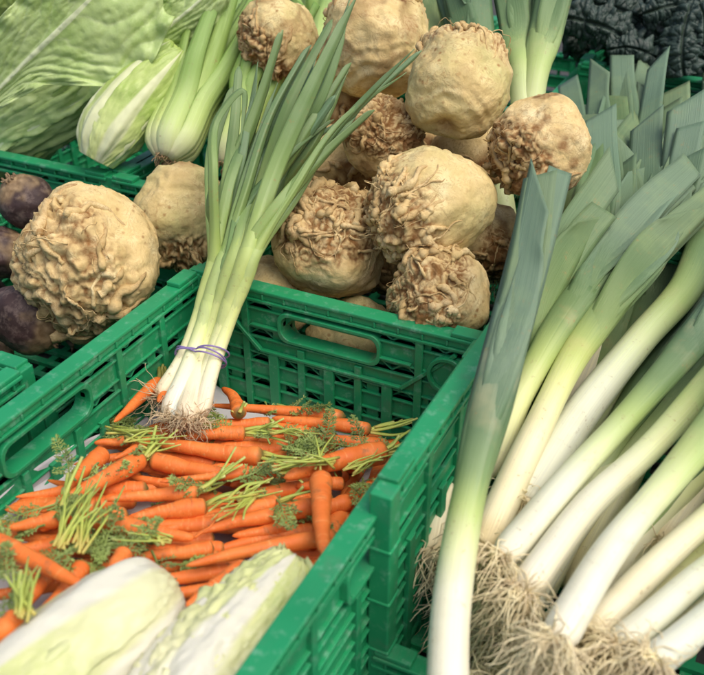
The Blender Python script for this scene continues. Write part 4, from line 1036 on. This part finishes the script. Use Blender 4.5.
# ------------------------------------------------------------------ spring onions
root = thing('spring_onion_bunch', 'bunch of spring onions tied with a purple band, leaning out of the carrot crate', 'spring onions', cplane(180, 412, .03))
rg = np.random.default_rng(3)
ST = [  # foot, band point, top (pixels)
 ((160, 398), (187, 350), (212, 272), 8.5), ((168, 416), (194, 352), (221, 268), 9.5), ((185, 420), (203, 356), (234, 262), 10.0),
 ((194, 424), (212, 360), (246, 258), 9.5), ((176, 420), (198, 358), (228, 266), 8.0), ((200, 416), (216, 358), (252, 262), 8.0)]
TIPS = [[(214, 190, .02), (232, 120, .10), (237, 62, .17)], [(222, 180, .02), (252, 110, .09), (280, 30, .20)], [(230, 180, .02), (262, 110, .10), (302, 42, .20)],
        [(246, 170, .02), (285, 100, .11), (333, 20, .22)], [(256, 165, .02), (306, 100, .10), (357, -6, .22)], [(264, 170, .02), (330, 108, .10), (410, 42, .20)],
        [(258, 180, .03), (325, 122, .11), (407, 72, .20)], [(240, 178, .04), (275, 120, .12), (318, 66, .20)], [(248, 180, .03), (300, 118, .12), (348, 70, .20)],
        [(222, 170, .04), (236, 110, .12), (262, 56, .20)], [(234, 160, .05), (256, 95, .13), (296, 75, .20)], [(250, 150, .04), (290, 105, .12), (330, 108, .15)],
        [(212, 180, .01), (222, 130, .06), (236, 90, .10), (239, 150, .07)], [(211, 238, .0), (212, 205, .02), (220, 168, .05)], [(240, 190, .02), (278, 135, .08), (330, 95, .15)],
        [(230, 185, .03), (248, 130, .10), (276, 80, .18)], [(262, 190, .02), (318, 135, .10), (372, 100, .16)], [(226, 195, .01), (240, 140, .08), (248, 96, .14)]]
stems = []; RV = []
for k, (a, b, c, r) in enumerate(ST):
    P = np.array([cplane(*a, .030 + .006 * (k % 3)), py(b[0], b[1], -.085 - .006 * (k % 2)), py(*c, -.022)])
    pth = spline(P, 40); s = np.linspace(0, 1, 40); R = size(r, P[1])
    rad = R * (.70 +   .14 * np.exp(-((s - .08) / .12) ** 2) + .25 * sstep(0, .08, s) - .14 * sstep(.2, .9, s)) * np.clip(.5 + s / .04, 0, 1)
    tv, tf = tube(pth, rad, 20, nrm(CAM - P[0])); mb = MB(); rvk = rg.random(); RV.append(rvk); mb.add(tv, tf, rv=rvk, s=np.repeat(s * .45, 20), v=np.tile(np.sin(np.arange(20) * .314) + .4 * np.cos(np.arange(20) * .314), 40))
    st = mb.build('stem', M['onion_stem'], root); stems.append((st, pth, R))
    mb = MB(); T0 = nrm(pth[0] - pth[2]); Bm = basis(T0)
    for q in range(46):
        aa = rg.random() * 6.28; p = np.array([math.cos(aa), math.sin(aa), 0]) * R * .6 * rg.random(); d = nrm(np.array([math.cos(aa), math.sin(aa), rg.uniform(.1, 1.3)])); l = rg.uniform(.015, .04) * (1.4 if k == 0 else .8); Q = [p]
        for z in range(5): d = nrm(d + rg.normal(size=3) * .45); Q.append(Q[-1] + d * l / 5)
        tv, tf = tube(spline(pth[0] + np.array(Q) @ Bm.T, 9), np.linspace(.0006, .0003, 9), 4); mb.add(tv, tf)
    mb.build('roots', M['onion_root'], st, origin=np.array(root['_o']))
for tp, j in zip(TIPS[:18], [0, 0, 1, 2, 3, 5, 5, 4, 3, 0, 1, 2, 0, 0, 4, 1, 3, 4]):
    if tp is TIPS[12]: continue
    x0_, y0_ = ST[j][2][:2]; xe, ye, Ye = tp[-1]
    for i_ in range(len(tp) - 1):
        f = (i_ + 1) / len(tp) * .95; x_, y_, Y_ = tp[i_]
        tp[i_] = (.2 * x_ + .8 * (x0_ + (xe - x0_) * f ** 1.12), .2 * y_ + .8 * (y0_ + (ye - y0_) * f), .3 * Y_ + .7 * (-.01 + (Ye + .01) * f))
for k in range(12):      # thinner leaves between the main ones
    b_ = TIPS[[1, 2, 3, 4, 5, 7, 9, 10, 14, 8, 0, 16][k]]
    TIPS.append([(q[0] + rg.uniform(-16, 16) * (i_ + 1) / len(b_), q[1] + (rg.uniform(5, 40) if i_ == len(b_) - 1 else 8), q[2] + .02) for i_, q in enumerate(b_)])
for k, tp in enumerate(TIPS):
    j = ([0, 0, 1, 2, 3, 5, 5, 4, 3, 0, 1, 2, 0, 0, 4, 1, 3, 4] + [0, 1, 2, 3, 5, 4, 0, 1, 4, 3, 0, 5])[k]
    st, pth, R = stems[j]
    kk = int(rg.integers(22, 33)); P = np.vstack([pth[kk], pth[kk + 5], pth[39] + (pth[39] - pth[38]) * 2, [py(q[0] + rg.normal() * (5 if i_ < len(tp) - 1 else 3), q[1] + rg.normal() * 5, q[2] + rg.normal() * .010) for i_, q in enumerate(tp)]]); n = 54; path = spline(P, n); s = np.linspace(0, 1, n)
    ref = nrm(CAM - path[0]); tw = rg.uniform(-1.3, 1.3); T, N, B = frames(path, ref)
    w = .0088 * (.75 if k == 12 else rg.uniform(.6, 1.3)) * (1 - .35 * sstep(.55, .97, s)) * np.clip((1.004 - s) / rg.choice([.03, .12]), .12, 1)
    m = 9; u = np.linspace(-1, 1, m); g = sstep(.06, .36, s)[:, None]; Rr = R * (.72 + .26 * sstep(0, .12, s))[:, None]
    ang = u[None] * 2.3 ; fold = rg.uniform(.1, .75)
    x = (Rr * np.sin(ang)) * (1 - g) + (u[None] * w[:, None] * math.cos(fold)) * g
    y = (Rr * np.cos(ang)) * (1 - g) + (-np.abs(u)[None] * w[:, None] * math.sin(fold) * 1.2 + .004) * g
    tt = (tw * sstep(.25, 1, s))[:, None]
    x, y = x * np.cos(tt) - y * np.sin(tt), x * np.sin(tt) + y * np.cos(tt)
    V = path[:, None] + x[..., None] * B[:, None] + y[..., None] * N[:, None]
    s0_ = kk / 39 * .45; mb = MB(); mb.add(V.reshape(-1, 3), grid_faces(n, m), rv=np.repeat(np.clip(RV[j] + rg.uniform(-.45, .45) * sstep(.1, .4, s), 0, 1), m), s=np.repeat(s0_ + (1 - s0_) * s ** .8, m), v=np.tile(u, n) + k * sstep(.05, .3, np.repeat(s, m)), e=np.repeat(s, m) * .92 + (.10 if k in (6, 12) else 0))
    o = mb.build('leaf', M['onion_leaf'], st, origin=np.array(root['_o'])); solidify(o, .0009)
# rubber band wound round the stems
c = np.array([p[1][np.argmin(np.abs(np.linspace(0, 1, 40) - .45))] for p in stems]); ce = c.mean(0); axd = nrm(np.mean([p[1][22] - p[1][14] for p in stems], 0)); Bm = basis(axd)
mb = MB(); loc = (c - ce) @ Bm; R_ = np.mean([p[2] for p in stems])
for w in range(3):
    a = np.linspace(0, 6.2832, 73)[:-1]; pts = []
    for x in a:
        d = np.array([math.cos(x), math.sin(x)]); rr = max((loc[:, :2] @ d).max(), 0) + R_ * 1.06
        pts.append(ce + Bm @ np.array([d[0] * rr, d[1] * rr, (w - 1) * .0035 + .005 * math.sin(x + w * 2.2)]))
    pts = np.array(pts); pts = np.vstack([pts, pts[:2]])
    tv, tf = tube(pts, .0011, 6); mb.add(tv, tf)
mb.build('rubber_band', M['band'], root)

for o in bpy.data.objects:
    if '_o' in o: del o['_o']
